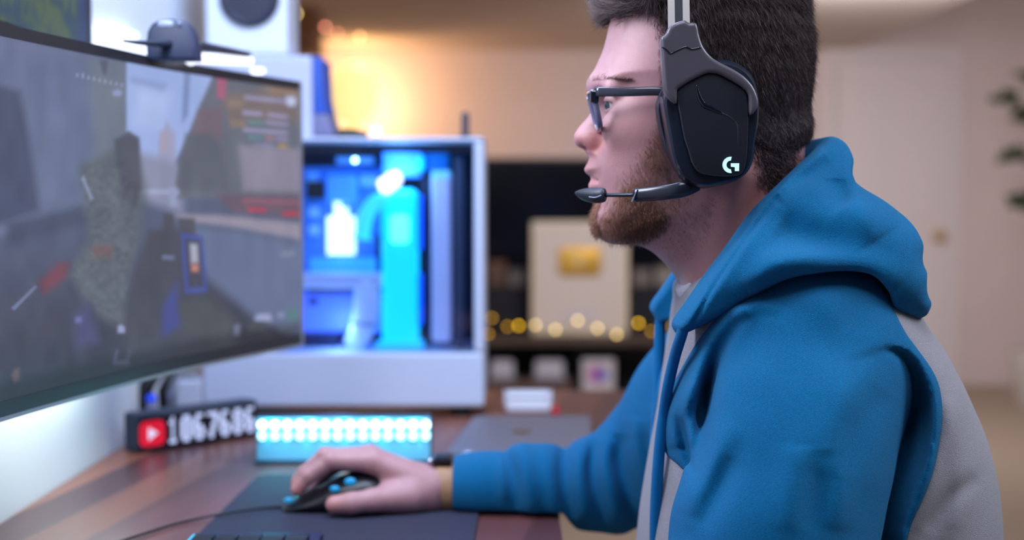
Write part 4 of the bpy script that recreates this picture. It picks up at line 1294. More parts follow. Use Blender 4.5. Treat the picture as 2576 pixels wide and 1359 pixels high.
def handsdf(Q):
    fing = [
        ([(938, 1162, 1.650), (832, 1160, 1.640), (777, 1197, 1.637), (748, 1232, 1.636)], [.0125, .0100, .0090, .0078]),
        ([(930, 1150, 1.672), (818, 1149, 1.665), (768, 1190, 1.664), (739, 1224, 1.664)], [.0128, .0102, .0092, .0080]),
        ([(936, 1152, 1.695), (826, 1152, 1.690), (780, 1192, 1.690), (756, 1224, 1.690)], [.0122, .0098, .0088, .0076]),
        ([(948, 1166, 1.715), (850, 1170, 1.713), (812, 1200, 1.714), (790, 1228, 1.714)], [.0112, .0086, .0078, .0068]),
    ]
    d = None
    for pts, r in fing:
        e = chain(Q, [A3(*p) for p in pts], r, .003)
        # knuckles stand out a little
        e = smin(e, np.linalg.norm(Q - (A3(*pts[1]) + np.array((0, 0, .0012))), axis=1) - r[1], .003)
        d = e if d is None else smin(d, e, .0018)
    palm = None
    for (pts, r) in fing:
        e = cone(Q, A3(1078, 1226, 1.672 + (pts[0][2] - 1.683) * .45), A3(*pts[0]), .0215, r[0] + .001)
        palm = e if palm is None else smin(palm, e, .010)
    palm = smin(palm, cone(Q, A3(1065, 1245, 1.660), A3(970, 1252, 1.640), .0235, .0160), .014)
    palm = smin(palm, cone(Q, A3(1065, 1245, 1.685), A3(965, 1240, 1.705), .0210, .0130), .012)
    d = smin(d, palm, .007)
    th = chain(Q, [A3(1030, 1250, 1.640), A3(938, 1259, 1.621), A3(885, 1266, 1.612), A3(842, 1270, 1.612)], [.0190, .0132, .0122, .0105], .004)
    d = smin(d, th, .009)
    # wrist and forearm
    d = smin(d, cone(Q, A3(1065, 1228, 1.672), WR, .0245, .0240), .012)
    return d


ELB = A3(1625, 1200, 1.665); SHR = A3(1890, 860, 1.580)


def armR(Q):
    d = cone(Q, WR, ELB, .0245, .042)
    return smin(d, cone(Q, ELB, SHR, .045, .055), .02)


ELL = A3(1925, 1640, 1.20); SHL = A3(2050, 960, 1.31)
MIR = 1.665 + 1.095


def armL(Q):
    Wl = WR.copy(); Wl[1] = MIR - WR[1]; Wl[2] += .012
    d = cone(Q, Wl, ELL, .0245, .042)
    return smin(d, cone(Q, ELL, SHL, .042, .045), .02)


TWs = SI([P(1288, 1100, 1.22).z, P(1288, 900, 1.22).z, P(1288, 760, 1.25).z, P(1288, 700, 1.27).z, P(1288, 630, 1.3).z], [.172, .186, .182, .168, .120], .015)


def torsoW(Q): return TWs(Q[:, 2])


def torso_core(Q):
    return inflate(Q, torsoP, YT, torsoW(Q) - .02, .10, 2.3) + .024


def bodyfull(Q):
    d = smin(head(Q), torso_core(Q), .02)
    d = smin(d, armR(Q), .01); d = smin(d, armL(Q), .01)
    d = smin(d, handsdf(Q), .006)
    Q2 = Q.copy(); Q2[:, 1] = MIR - Q[:, 1]
    return smin(d, handsdf(Q2), .006)


def upper(Q): return smin(head(Q), torso_core(Q), .02)
def righth(Q): return smin(handsdf(Q), armR(Q), .006)
def lefth(Q):
    Q2 = Q.copy(); Q2[:, 1] = MIR - Q[:, 1]; Q2[:, 2] -= .012
    return smin(handsdf(Q2), armL(Q), .006)


def gauss(V, px, py, s, r, both=True):
    c = A3(px, py, YM - s); sy = YM - np.abs(V[:, 1] - YM)
    q = np.stack([V[:, 0], sy, V[:, 2]], 1)
    return np.exp(-(np.linalg.norm(q - c, axis=1) / r) ** 2)


def skincol(V):
    base = np.array(srgb((182, 137, 142)))
    C = np.repeat(base[None], len(V), 0)
    def mixc(w, c):
        nonlocal C
        w = np.clip(w, 0, 1)[:, None]; C = C * (1 - w) + np.array(srgb(c)) * w
    mixc(.55 * gauss(V, 1500, 360, .014, .013), (206, 98, 84))
    mixc(.35 * gauss(V, 1462, 345, .0, .014), (204, 128, 120))
    mixc(.35 * gauss(V, 1590, 330, .06, .035), (202, 138, 136))
    mixc(.40 * gauss(V, 1800, 560, .05, .05), (206, 130, 112))
    mixc(.45 * gauss(V, 1940, 470, .05, .045), (196, 112, 90))
    mixc(.9 * gauss(V, 1478, 432, .004, .010), (196, 128, 134))
    mixc(.9 * gauss(V, 1486, 464, .004, .010), (204, 138, 142))
    mixc(.5 * gauss(V, 1496, 444, .012, .008), (190, 124, 128))
    # fingertips and knuckles are redder
    for p in ((748, 1232, 1.636), (739, 1224, 1.664), (842, 1270, 1.612)):
        w = np.exp(-(np.linalg.norm(V - A3(*p), axis=1) / .014) ** 2); mixc(.45 * w, (206, 120, 104))
    # a few freckles
    r = np.random.default_rng(5)
    for _ in range(70):
        px = r.uniform(1530, 1900); py = r.uniform(60, 660)
        x, z = P(px, py, YM - .06).x, P(px, py, YM - .06).z
        w = np.exp(-(np.hypot(V[:, 0] - x, V[:, 2] - z) / .0011) ** 2); mixc(.28 * w, (160, 96, 80))
    # faint shade of shaven hair on cheek and neck
    return C


M_skin = mat('skin', (222, 178, 168), .46, noise=.05, nscale=130, bump=.22, bscale=900, sub=.22, attr='Col')
man = thing('person', 'bearded man in a blue and grey hooded sweatshirt sitting at the desk in profile', 'person', (float(P(2050, 900, YT).x), YT, .50))
xa_, za_ = P(1390, 0, 1.30).x, zof(800)
Vh, Qh = surface(head, (xa_, YM - .105, za_), (P(2230, 0, 1.38).x, YM + .105, zof(-160)), .0014)
# everything else of the body, coarser where clothes hide it
Vt, Qt = surface(torso_core, (.08, 1.19, .40), (.60, 1.62, zof(640)), .006)
Vr, Qr = surface(righth, (P(700, 0, 1.6).x, 1.585, .745), (.02, 1.76, .85), .0014)
Vra, Qra = surface(armR, (-.02, 1.55, .60), (.36, 1.77, 1.12), .006)
lo_l = (P(700, 0, 1.6).x, MIR - 1.76, .745)
Vl, Ql = surface(lefth, lo_l, (.02, MIR - 1.585, .88), .003)
Vla, Qla = surface(armL, (-.02, .99, .60), (.36, 1.35, 1.12), .006)
allV = []; allQ = []; off = 0
for v, q in ((Vh, Qh), (Vt, Qt), (Vr, Qr), (Vra, Qra), (Vl, Ql), (Vla, Qla)):
    allV.append(v); allQ.append(q + off); off += len(v)
allV = np.concatenate(allV); allQ = np.concatenate(allQ)
body = link('body', npmesh('body', allV, allQ, skincol(allV)), M_skin, None, True)
place(body, man)

# eyes
M_sclera = mat('eye_white', (206, 200, 200), .12, coat=.6); M_iris = mat('iris', (74, 92, 96), .1, coat=1); M_pupil = mat('pupil', (8, 8, 8), .05, coat=1)
for c in (EYE, EYE2):
    bm = bmesh.new(); bmesh.ops.create_uvsphere(bm, u_segments=40, v_segments=30, radius=.0122)
    g = Vector((-1, -.30 if c[1] < YM else -.05, -.12)).normalized(); rot = Vector((0, 0, 1)).rotation_difference(g)
    for v in bm.verts: v.co = rot @ v.co
    for f in bm.faces:
        an = f.calc_center_median().angle(g)
        f.material_index = 2 if an < .17 else (1 if an < .48 else 0)
    for v in bm.verts:
        an = v.co.angle(g)
        if an < .5: v.co *= 1 + .05 * (1 - an / .5)
        v.co += Vector(c)
    me = bpy.data.meshes.new('eye'); bm.to_mesh(me); bm.free()
    o = link('eye', me, [M_sclera, M_iris, M_pupil]); place(o, man)

# ------------------------------------------------------------------ hair
hairP = Prof(XZ([(1492, -60), (1500, 10), (1512, 28), (1530, 44), (1560, 44), (1600, 42), (1636, 58), (1655, 100), (1668, 160), (1680, 240), (1690, 330), (1720, 400), (1860, 370), (1895, 385), (1940, 392), (1990, 380), (2012, 360), (2060, 320), (2120, 100), (2080, -160), (1800, -240), (1560, -190)], YM), 3, .0015, .12)


def hairsdf(Q):
    s = np.abs(Q[:, 1] - YM)
    th = np.interp(Q[:, 2], [zof(400), zof(350), zof(200), zof(40), zof(-90)], [.0004, .0035, .0062, .008, .020])
    th = th + .005 * np.exp(-(np.hypot(Q[:, 0] - P(1540, 0, YM).x, Q[:, 2] - zof(-10)) / .03) ** 2)
    hd = head(Q) - th
    hd = hd - .0011 * (vnoise(Q[:, 0] * 160, Q[:, 2] * 110 + Q[:, 1] * 130, 3) - .5) - .0008 * (vnoise(Q[:, 0] * 420, Q[:, 2] * 160 + Q[:, 1] * 300, 9) - .5)
    return smax(hd, hairP(Q), .004)


M_hair = mat('hair', (44, 34, 34), .55, noise=.4, nscale=500, bump=.8, bscale=1100, spec=.4)
Vq, Qq = surface(hairsdf, (P(1470, 0, 1.38).x, YM - .105, zof(460)), (P(2080, 0, 1.38).x, YM + .105, zof(-190)), .0018)
hair = link('hair', npmesh('hair', Vq, Qq), M_hair, None, True); place(hair, man)
Nq = vnormals(Vq, Qq)
pxy = lambda V: (1288 + F * V[:, 0] / V[:, 1], V[:, 2])
vis = (Vq[:, 1] < YM + .035)
hd_ = head(Vq)
ok = vis & (hd_ > .0008)
idx = np.argwhere(ok)[:, 0]
idx = RNG.choice(idx, 85000)
root = Vq[idx] + RNG.normal(size=(len(idx), 3)) * .0008 - Nq[idx] * .0015; nn = Nq[idx]
topw = np.clip((root[:, 2] - zof(60)) / .05, 0, 1)[:, None]
front = np.clip((P(1640, 0, YM).x - root[:, 0]) / .03, 0, 1)[:, None]
base_d = np.array([[.25, 0, -1.0]]) * (1 - topw) + np.array([[.45, 0, -.25]]) * topw
base_d = base_d * (1 - front) + np.array([[-.9, 0, .1]]) * front
tan = base_d - nn * (base_d * nn).sum(1)[:, None]
tan /= np.linalg.norm(tan, axis=1)[:, None] + 1e-6
dirs = tan * 1.0 + nn * .24 + RNG.normal(size=nn.shape) * .17
ln = np.interp(root[:, 2], [zof(440), zof(350), zof(150), zof(0)], [.005, .0085, .012, .017]) * RNG.uniform(.7, 1.3, len(root))
u = RNG.random(len(root))[:, None]
hc = np.array(srgb((38, 26, 25))) * (1 - u ** 2) + np.array(srgb((128, 106, 110))) * u ** 2  # paler strands put the greyish sheen of the hair into its colour
low = np.clip((zof(330) - root[:, 2]) / .04, 0, 1)[:, None]
hc = hc * (1 - low) + (hc * .5 + np.array(srgb((120, 84, 66))) * .5) * low
M_strand = mat('hair_strand', (60, 48, 46), .48, attr='Col', spec=.35)
hs = strands('hair_strands', root, dirs, ln, .00013, M_strand, man, .12, colors=hc)
# front tuft falling over the forehead
n = 1500
fr_ = np.stack([RNG.uniform(P(1505, 0, YM).x, P(1645, 0, YM).x, n), YM - RNG.uniform(-.04, .066, n), np.full(n, zof(44))], 1)
fr_[:, 2] = zof(40) + RNG.normal(size=n) * .003 + np.clip((fr_[:, 0] - P(1600, 0, YM).x) * -.0, -1, 1)
for _ in range(6):      # pull the roots onto the head's surface
    dd = head(fr_) - .004
    g = np.stack([(head(fr_ + np.eye(3)[k] * .001) - head(fr_ - np.eye(3)[k] * .001)) / .002 for k in range(3)], 1)
    fr_ -= g * dd[:, None] * .8
dr_ = g * .5 + np.array([[-.7, 0, -.25]]) + RNG.normal(size=(n, 3)) * .35
strands('hair_fringe', fr_, dr_, RNG.uniform(.008, .017, n), .00022, M_strand, man, .18, colors=hc[:n])
# side hair thinning out before the headset
def scatter(n, poly_px, Ydepth, thick=0.0, soft=.0001):
    pr = Prof(XZ(poly_px, Ydepth), 0, .0015, .03)
    lo = np.array(XZ(poly_px, Ydepth)).min(0); hi = np.array(XZ(poly_px, Ydepth)).max(0)
    pts = np.stack([RNG.uniform(lo[0], hi[0], n * 2), np.full(n * 2, YM - .075), RNG.uniform(lo[1], hi[1], n * 2)], 1)
    pts = pts[RNG.random(len(pts)) < np.clip(-pr(pts) / soft, 0, 1) ** 1.3][:n]
    for _ in range(40):
        dd = head(pts) - thick
        pts[:, 1] += np.clip(dd, -.02, .02) * .9
    g = np.stack([(head(pts + np.eye(3)[k] * .001) - head(pts - np.eye(3)[k] * .001)) / .002 for k in range(3)], 1)
    g /= np.linalg.norm(g, axis=1)[:, None] + 1e-9
    good = np.abs(head(pts) - thick) < .0012
    return pts[good], g[good]


pts, g = scatter(1700, [(1618, 40), (1640, 60), (1650, 120), (1652, 200), (1660, 300), (1675, 300), (1675, 40)], YM - .07, 0, .010)
strands('side_hair', pts, np.array([[.1, 0, -1.0]]) + g * .25 + RNG.normal(size=g.shape) * .22, RNG.uniform(.004, .008, len(pts)), .00016, M_strand, man, .1, colors=hc[:len(pts)])
pts, g = scatter(6500, [(1870, 380), (1890, 470), (1920, 500), (1970, 485), (2022, 430), (2022, 330), (1990, 300), (1880, 300)], YM - .05, 0, .022)
strands('nape_hair', pts, np.array([[.5, 0, -.8]]) + g * .25 + RNG.normal(size=g.shape) * .25, RNG.uniform(.004, .008, len(pts)), .00016, M_strand, man, .1, colors=hc[:len(pts)])
# eyebrows
nb = 520
tb = RNG.random(nb) ** .8
bx = 1496 + tb * 88; by = 213 - 9 * np.sin(np.pi * np.clip(tb * 1.1, 0, 1)) + RNG.normal(size=nb) * (3.6 - 2.2 * tb)
bs0 = .008 + .046 * tb
pts = np.stack([np.array([P(x, y, YM).x for x, y in zip(bx, by)]), YM - bs0, np.array([P(x, y, YM).z for x, y in zip(bx, by)])], 1)
for _ in range(14):
    dd = head(pts); g = np.stack([(head(pts + np.eye(3)[k] * .001) - head(pts - np.eye(3)[k] * .001)) / .002 for k in range(3)], 1)
    g[:, 2] *= .2; pts -= g * dd[:, None] * .7
g /= np.linalg.norm(g, axis=1)[:, None] + 1e-9
brc = np.array(srgb((112, 84, 76))) * np.ones((len(pts), 1))
for sgn in (1, -1):
    q = pts.copy(); gg = g.copy()
    if sgn < 0: q[:, 1] = 2 * YM - q[:, 1]; gg[:, 1] *= -1
    strands('eyebrow', q, np.array([[.75, -.5 * sgn, .15]]) + gg * .35 + RNG.normal(size=g.shape) * .2, RNG.uniform(.004, .008, len(q)), .00010, M_strand, man, .1, colors=brc)
# beard
M_beard = mat('beard_hair', (140, 90, 66), .45, attr='Col')


def beardset(name, n, poly, Yd, l0, l1, rad, c0, c1, down=(.25, 0, -1), both=True, fwd=.35, soft=.012):
    pts, g = scatter(n, poly, Yd, 0, soft)
    if both:
        q = pts.copy(); q[:, 1] = 2 * YM - q[:, 1]; gg = g.copy(); gg[:, 1] *= -1
        k = len(pts) // 3; pts = np.concatenate([pts, q[:k]]); g = np.concatenate([g, gg[:k]])
    u = RNG.random(len(pts))[:, None]
    cc = np.array(srgb(c0)) * (1 - u) + np.array(srgb(c1)) * u
    return pts, np.array([down]) + g * fwd + RNG.normal(size=g.shape) * .28, RNG.uniform(l0, l1, len(pts)), cc


sets = [
    beardset('b', 4600, [(1500, 515), (1530, 485), (1560, 460), (1610, 450), (1665, 510), (1668, 570), (1640, 606), (1600, 625), (1540, 625), (1500, 600), (1485, 560)], YM - .03, .004, .008, .0002, (124, 78, 58), (196, 144, 112)),
    beardset('b', 2700, [(1545, 600), (1560, 560), (1610, 540), (1660, 520), (1690, 550), (1660, 600), (1620, 622), (1570, 622)], YM - .03, .004, .007, .0002, (84, 54, 44), (150, 102, 80), soft=.010),
    beardset('b', 2600, [(1530, 440), (1580, 405), (1640, 370), (1690, 380), (1760, 480), (1730, 560), (1660, 600), (1600, 580), (1550, 510)], YM - .055, .003, .006, .0002, (134, 88, 64), (196, 142, 110), soft=.022),
    beardset('b', 1500, [(1580, 430), (1620, 340), (1655, 280), (1680, 290), (1700, 420), (1690, 460)], YM - .07, .003, .005, .0002, (140, 92, 68), (190, 138, 110), soft=.012),
    beardset('b', 900, [(1630, 600), (1720, 500), (1830, 470), (1810, 580), (1740, 660), (1690, 670), (1650, 640)], YM - .05, .0012, .0025, .0002, (104, 76, 66), (150, 116, 100), soft=.016),
]
pts = np.concatenate([s[0] for s in sets]); dr = np.concatenate([s[1] for s in sets]); ll = np.concatenate([s[2] for s in sets]); cc = np.concatenate([s[3] for s in sets])
bs_ = strands('beard', pts, dr, ll, .00011, M_beard, man, .15, colors=cc); bs_['label'] = 'short reddish brown beard'
# front of the chin, seen edge on
n = 1200
an = RNG.uniform(-1.2, 1.2, n)
q = np.stack([np.full(n, P(1500, 0, YM).x), YM - .022 * np.sin(an), zof(1, YM) * 0 + np.interp(RNG.random(n), [0, 1], [zof(600), zof(505)])], 1)
for _ in range(10):
    dd = head(q); g = np.stack([(head(q + np.eye(3)[k] * .001) - head(q - np.eye(3)[k] * .001)) / .002 for k in range(3)], 1); q -= g * dd[:, None] * .8
strands('chin_hair', q, g * .6 + np.array([[-.1, 0, -1]]) + RNG.normal(size=g.shape) * .3, RNG.uniform(.003, .007, n), .00016, M_beard, man, .15, colors=cc[:n])

# ------------------------------------------------------------------ sweatshirt
M_blue = mat('blue_fleece', (2, 118, 176), .95, noise=.22, nscale=750, bump=1.0, bscale=1150, sheen=.30, spec=.12)
M_grey = mat('heather_grey_fleece', (168, 164, 174), .95, noise=.20, nscale=900, bump=.8, bscale=1150, sheen=.3, spec=.12)


def holeneck(Q):
    return inflate(Q, holeP, YM, .070, .05, 2.2)


def cloth(Q): return torso_f(Q)


panelP = ProfPx([(1880, 740), (1823, 795), (1765, 862), (1716, 948), (1676, 1022), (1665, 1060), (1667, 1102), (1679, 1142), (1740, 1206), (1790, 1300), (1800, 1500), (1800, 1800), (2180, 1800), (2230, 1500), (2290, 1340), (2345, 1180), (2362, 1060), (2360, 1000), (2345, 945), (2292, 865), (2245, 770), (2203, 688), (2180, 600), (1990, 590)])


def torso_base(Q): return inflate(Q, torsoP, YT, torsoW(Q), .11, 2.3)


recessP = ProfPx([(2285, 885), (2330, 955), (2348, 1050), (2330, 1170), (2272, 1340), (2260, 1600), (2080, 1600), (2080, 1000), (2200, 880)], 4)


def recess(Q): return .032 * np.clip(-recessP(Q) / .022, 0, 1) ** .8 * np.clip((1.385 - Q[:, 1]) / .03, 0, 1)


def torso_f(Q):
    d = torso_base(Q) + recess(Q) + .016 * np.clip(-panelP(Q) / .03 - .25, 0, 1) * (Q[:, 1] < 1.42)
    d = d - fold(Q, [(2240, 760), (2330, 900), (2400, 1060), (2420, 1200), (2400, 1340)], 1.35, .012, .004)
    d = d - fold(Q, [(2290, 1340), (2340, 1220), (2380, 1100), (2400, 1000)], 1.3, .010, .004)
    d = d + fold(Q, [(2330, 1340), (2400, 1250), (2460, 1200)], 1.35, .008, .003)
    d = d - fold(Q, [(1690, 1100), (1700, 1200), (1730, 1340)], 1.30, .006, .003)
    return d


torso_o = sdfobj('sweatshirt_body', lambda Q: torso_f(Q), (.08, 1.19, .45), (.62, 1.62, P(0, 600, YT).z), .003, M_grey, man)
torso_o['label'] = 'heather grey body panel of the sweatshirt'



def sleeveL(Q):
    d = smax(torso_base(Q) + recess(Q) - .0035, panelP(Q), .003)
    d = smax(d, Q[:, 1] - 1.41, .01)
    arm = chain(Q, [A3(2042, 970, 1.282), A3(2000, 1080, 1.255), A3(1980, 1200, 1.238), A3(1945, 1345, 1.225), A3(1885, 1640, 1.205)], [.087, .084, .083, .085, .080], .02)
    Wl = WR.copy(); Wl[1] = MIR - WR[1]; Wl[2] += .012
    c2 = A3(1925, 1640, 1.21)
    arm = smin(arm, cone(Q, c2, Wl + (c2 - Wl) * .08, .078, .036), .03)
    d = smin(d, arm, .009)
    d = d - fold(Q, [(1880, 765), (1810, 850), (1752, 940), (1708, 1020), (1696, 1080), (1702, 1130)], 1.22, .013, .014)
    d = d + fold(Q, [(1860, 800), (1806, 880), (1783, 960), (1772, 1060), (1752, 1205)], 1.21, .0075, .012)
    d = d + fold(Q, [(1700, 1050), (1716, 1100), (1745, 1200)], 1.22, .004, .004)
    d = d - fold(Q, [(2290, 870), (2345, 960), (2356, 1040), (2340, 1160), (2290, 1300)], 1.25, .006, .005)
    d = d - fold(Q, [(2240, 880), (2225, 960), (2185, 1060), (2150, 1180), (2120, 1340)], 1.18, .020, .006)
    d = d - fold(Q, [(1850, 1060), (1810, 1120), (1770, 1200), (1735, 1300)], 1.16, .012, .006)
    d = d + fold(Q, [(1850, 1150), (1810, 1230), (1760, 1330)], 1.16, .010, .006)
    d = d - fold(Q, [(2080, 1200), (2100, 1080), (2130, 1000), (2200, 900)], 1.15, .020, .007)
    d = d + fold(Q, [(2120, 1200), (2160, 1080), (2220, 980)], 1.15, .014, .006)
    d = d - fold(Q, [(1985, 1340), (2000, 1220), (2010, 1120)], 1.14, .016, .006)
    d = d + fold(Q, [(2040, 1340), (2060, 1220), (2065, 1130)], 1.14, .014, .004)
    d = d - fold(Q, [(2095, 1340), (2110, 1240), (2100, 1150)], 1.14, .012, .004)
    d = d - fold(Q, [(1840, 800), (1900, 770), (1960, 780)], 1.18, .010, .004)
    d = d + fold(Q, [(1850, 820), (1900, 790), (1960, 800)], 1.18, .006, .002)
    d = d - .0012 * (vnoise(Q[:, 0] * 34, Q[:, 2] * 22 + Q[:, 1] * 20, 5) - .5) * 2
    floor_ = (DZ + .0045) - Q[:, 2]
    return np.where(Q[:, 0] < .05, smax(d, floor_, .004), d)


sl = sdfobj('sleeve', sleeveL, (-.10, 1.00, .64), (.52, 1.39, P(0, 560, 1.3).z), .003, M_blue, man); sl['label'] = 'blue left sleeve with a broad raglan shoulder'


def sleeveR(Q):
    pts = [A3(1146, 1222, 1.668), A3(1210, 1222, 1.667), A3(1330, 1217, 1.665), A3(1450, 1222, 1.665), A3(1545, 1218, 1.665), A3(1630, 1170, 1.665), A3(1760, 1020, 1.63), A3(1890, 870, 1.585)]
    r = [.0345, .0355, .042, .046, .054, .068, .078, .085]
    d = chain(Q, pts, r, .02)
    for p, w, a in (([(1300, 1120), (1325, 1180), (1345, 1300)], .010, .005), ([(1375, 1120), (1385, 1200), (1400, 1310)], .010, .004), ([(1475, 1105), (1455, 1180), (1470, 1310)], .011, .006),
                    ([(1530, 1100), (1520, 1170), (1560, 1320)], .010, .005), ([(1600, 1045), (1600, 1130), (1640, 1230), (1680, 1340)], .012, .008), ([(1650, 1010), (1650, 1120), (1700, 1260)], .010, .006), ([(1258, 1150), (1262, 1200), (1270, 1260)], .006, .003)):
        d = d - fold(Q, p, 1.63, w, a * 1.5)
    for p, w, a in (([(1265, 1130), (1290, 1200), (1300, 1290)], .008, .004), ([(1425, 1110), (1420, 1200), (1440, 1310)], .010, .006), ([(1500, 1105), (1490, 1200), (1520, 1320)], .008, .005), ([(1565, 1090), (1565, 1180), (1600, 1330)], .010, .007)):
        d = d + fold(Q, p, 1.63, w, a * 1.7)
    # the end of the cuff
    cut = P(1141, 1220, 1.668).x - Q[:, 0]
    d = smax(d, cut, .004)
    d = smax(d, -(smax(cone(Q, WR, ELB, .0285, .036), Q[:, 0] - P(1165, 0, 1.668).x, .002)), .003)
    floor_ = (DZ + .0045) - Q[:, 2]
    return np.where(Q[:, 0] < .058, smax(d, floor_, .004), smax(d, floor_ - (Q[:, 0] - .058) * 1.5, .004))


sl = sdfobj('sleeve', sleeveR, (-.085, 1.50, .64), (.40, 1.76, 1.10), .0025, M_blue, man); sl['label'] = 'blue right sleeve resting on the desk'

# far shoulder panel, mirror of the near one
def panelfar(Q):
    Q2 = Q.copy(); Q2[:, 1] = 2 * YT - Q[:, 1]
    return smax(smax(torso_base(Q) - .003, panelP(Q2), .003), 1.44 - Q[:, 1], .01)


fp = sdfobj('shoulder_panel', lambda Q: smax(panelfar(Q), P(0, 1150, 1.5).z - Q[:, 2], .03), (.08, 1.42, .72), (.52, 1.64, P(0, 560, 1.3).z), .004, M_blue, man); fp['label'] = 'blue right shoulder panel'

hoodP = Prof(XZ([(2066, 345, 1.385), (2040, 362, 1.37), (2008, 402, 1.34), (1962, 450, 1.31), (1925, 487, 1.30), (1880, 540, 1.29), (1830, 615, 1.28), (1775, 690, 1.28), (1725, 760, 1.28), (1695, 800, 1.28), (1688, 822, 1.28), (1697, 842, 1.28), (1745, 930, 1.27), (1810, 960, 1.26), (1870, 965, 1.25), (1930, 950, 1.24), (1990, 930, 1.24), (2060, 910, 1.25), (2130, 890, 1.28), (2190, 860, 1.31), (2225, 830, 1.34), (2266, 790, 1.38), (2273, 768, 1.39), (2279, 738, 1.39), (2266, 708, 1.39), (2268, 668, 1.39), (2257, 640, 1.39), (2259, 600, 1.39), (2234, 548, 1.39), (2180, 503, 1.39), (2108, 455, 1.385), (2113, 405, 1.385), (2100, 362, 1.385)]), 4, .0015, .1)
blurprof(hoodP, .009)
holeP = Prof(XZ([(1500, 150), (2052, 300), (2060, 345), (2040, 400), (2020, 470), (1990, 560), (1940, 640), (1850, 730), (1780, 820), (1720, 900), (1500, 950)], YM), 3, .002, .12)


RIM = XZ([(2066, 345, 1.385), (2008, 402, 1.34), (1925, 487, 1.30), (1830, 615, 1.28), (1725, 760, 1.28), (1688, 822, 1.28), (1700, 838, 1.28)])
hoodcut = ProfPx([(1640, 300), (2200, 250), (2400, 500), (2400, 800), (2262, 790), (2238, 735), (2198, 690), (2130, 678), (2050, 684), (1980, 699), (1915, 733), (1850, 778), (1800, 806), (1745, 832), (1697, 850), (1640, 860)], 3)


HDs = SI([P(1288, 840, 1.28).z, P(1288, 760, 1.28).z, P(1288, 640, 1.3).z, P(1288, 500, 1.33).z, P(1288, 400, 1.36).z, P(1288, 340, 1.38).z], [.130, .150, .160, .130, .085, .050], .014)


def hood(Q):
    s = np.abs(Q[:, 1] - 1.385)
    W = HDs(Q[:, 2])
    d2 = hoodP(Q); rd, _t = segd(Q, RIM); r = np.interp(rd, [0, .03, .09], [.009, .018, .055])
    a = np.maximum(d2 + r, 0) / r; b = s / W
    k = (a ** 2.4 + b ** 4.5) ** (1 / 3.2) if False else np.maximum(((a ** 3 + b ** 3) ** (1 / 3)), 0)
    d = (k - 1) * np.minimum(W, r + .012)
    d = smax(d, -inflate(Q, holeP, YM, .078, .05, 2.2), .010)
    Qm = Q.copy(); Qm[:, 1] = 1.385 - s
    d = smax(d, hoodcut(Qm), .006)
    # seam along the rim, folds
    d = d + fold(Q, [(2070, 395, 1.33), (2010, 440, 1.31), (1960, 492, 1.29), (1905, 560, 1.28), (1850, 640, 1.27), (1790, 730, 1.27), (1745, 815, 1.27)], 1.27, .0021, .0013)
    d = d - fold(Q, [(2060, 375), (2000, 420), (1948, 475), (1893, 545), (1838, 625), (1778, 712), (1728, 800)], 1.27, .005, .0012)
    d = d + fold(Q, [(2085, 400), (2040, 432), (2000, 462), (1950, 515)], 1.30, .006, .003)
    d = d - fold(Q, [(2075, 375), (2035, 410), (1990, 450), (1950, 500)], 1.30, .008, .004)
    d = d - fold(Q, [(2120, 500), (2180, 550), (2215, 600)], 1.30, .020, .004)
    d = d + fold(Q, [(1960, 560), (2040, 600), (2130, 625), (2255, 650)], 1.28, .014, .0035)
    d = d - fold(Q, [(1870, 720), (1960, 668), (2080, 645), (2200, 662), (2262, 720)], 1.26, .014, .004)
    d = d + fold(Q, [(2108, 450), (2110, 480), (2130, 520)], 1.33, .012, .002)
    d = d - .0010 * (vnoise(Q[:, 0] * 30 + 5, Q[:, 2] * 30 + Q[:, 1] * 20, 11) - .5) * 2
    return d


hd_o = sdfobj('hood', hood, (P(1660, 0, 1.28).x - .02, 1.185, P(0, 870, 1.25).z - .01), (.40, 1.585, P(0, 320, 1.39).z + .01), .002, M_blue, man)
hd_o['label'] = 'blue hood lying folded behind the neck'

# pale lining at the throat
def collar(Q):
    d = inflate(Q, neckP, YM, .061, .058, 2.1) - .006
    up = Q[:, 2] - (P(0, 728, YM).z + (Q[:, 0] - P(1700, 0, YM).x) * .9)
    dn = P(0, 860, YM).z - Q[:, 2]
    return smax(smax(smax(d, up, .004), dn, .004), Q[:, 0] - P(1735, 0, YM).x, .004)


co = sdfobj('collar_lining', collar, (P(1640, 0, 1.38).x, 1.29, zof(880)), (P(2100, 0, 1.38).x, 1.47, zof(520)), .003, mat('pale_cotton', (206, 202, 216), .9, noise=.06, nscale=900, bump=.4, bscale=1200), man)
co['label'] = 'pale grey lining showing at the throat'

dsm = mat('blue_cord', (2, 112, 176), .9, noise=.12, nscale=900, bump=.6, bscale=1500, sheen=.3, spec=.15)
tube('drawstring', [P(1722, 818, 1.262), P(1712, 850, 1.270), P(1697, 900, 1.290), P(1680, 975, 1.305), P(1670, 1040, 1.318), P(1661, 1110, 1.322), P(1654, 1200, 1.325), P(1650, 1290, 1.33), P(1648, 1400, 1.335)], [.0050, .0052, .0052, .0052, .0052, .0054, .0056, .0058, .0056], dsm, man, seg=12)
tube('drawstring', [P(1700, 742, 1.50), P(1678, 752, 1.495), P(1664, 785, 1.49), P(1660, 840, 1.485), P(1658, 920, 1.478), P(1656, 1000, 1.47), P(1650, 1080, 1.46), P(1646, 1150, 1.45)], .0060, dsm, man, seg=12)

# ------------------------------------------------------------------ mouse
msP = Prof(XZ([(706, 1284), (714, 1268), (740, 1254), (790, 1232), (840, 1208), (890, 1192), (940, 1192), (980, 1212), (1000, 1248), (1000, 1287), (850, 1292), (715, 1292)], 1.655), 4, .001, .06)
ms = thing('computer_mouse', 'black gaming mouse with small cyan lights under the hand', 'computer mouse', tuple(A3(850, 1287, 1.66))); ms.location.z = PZ


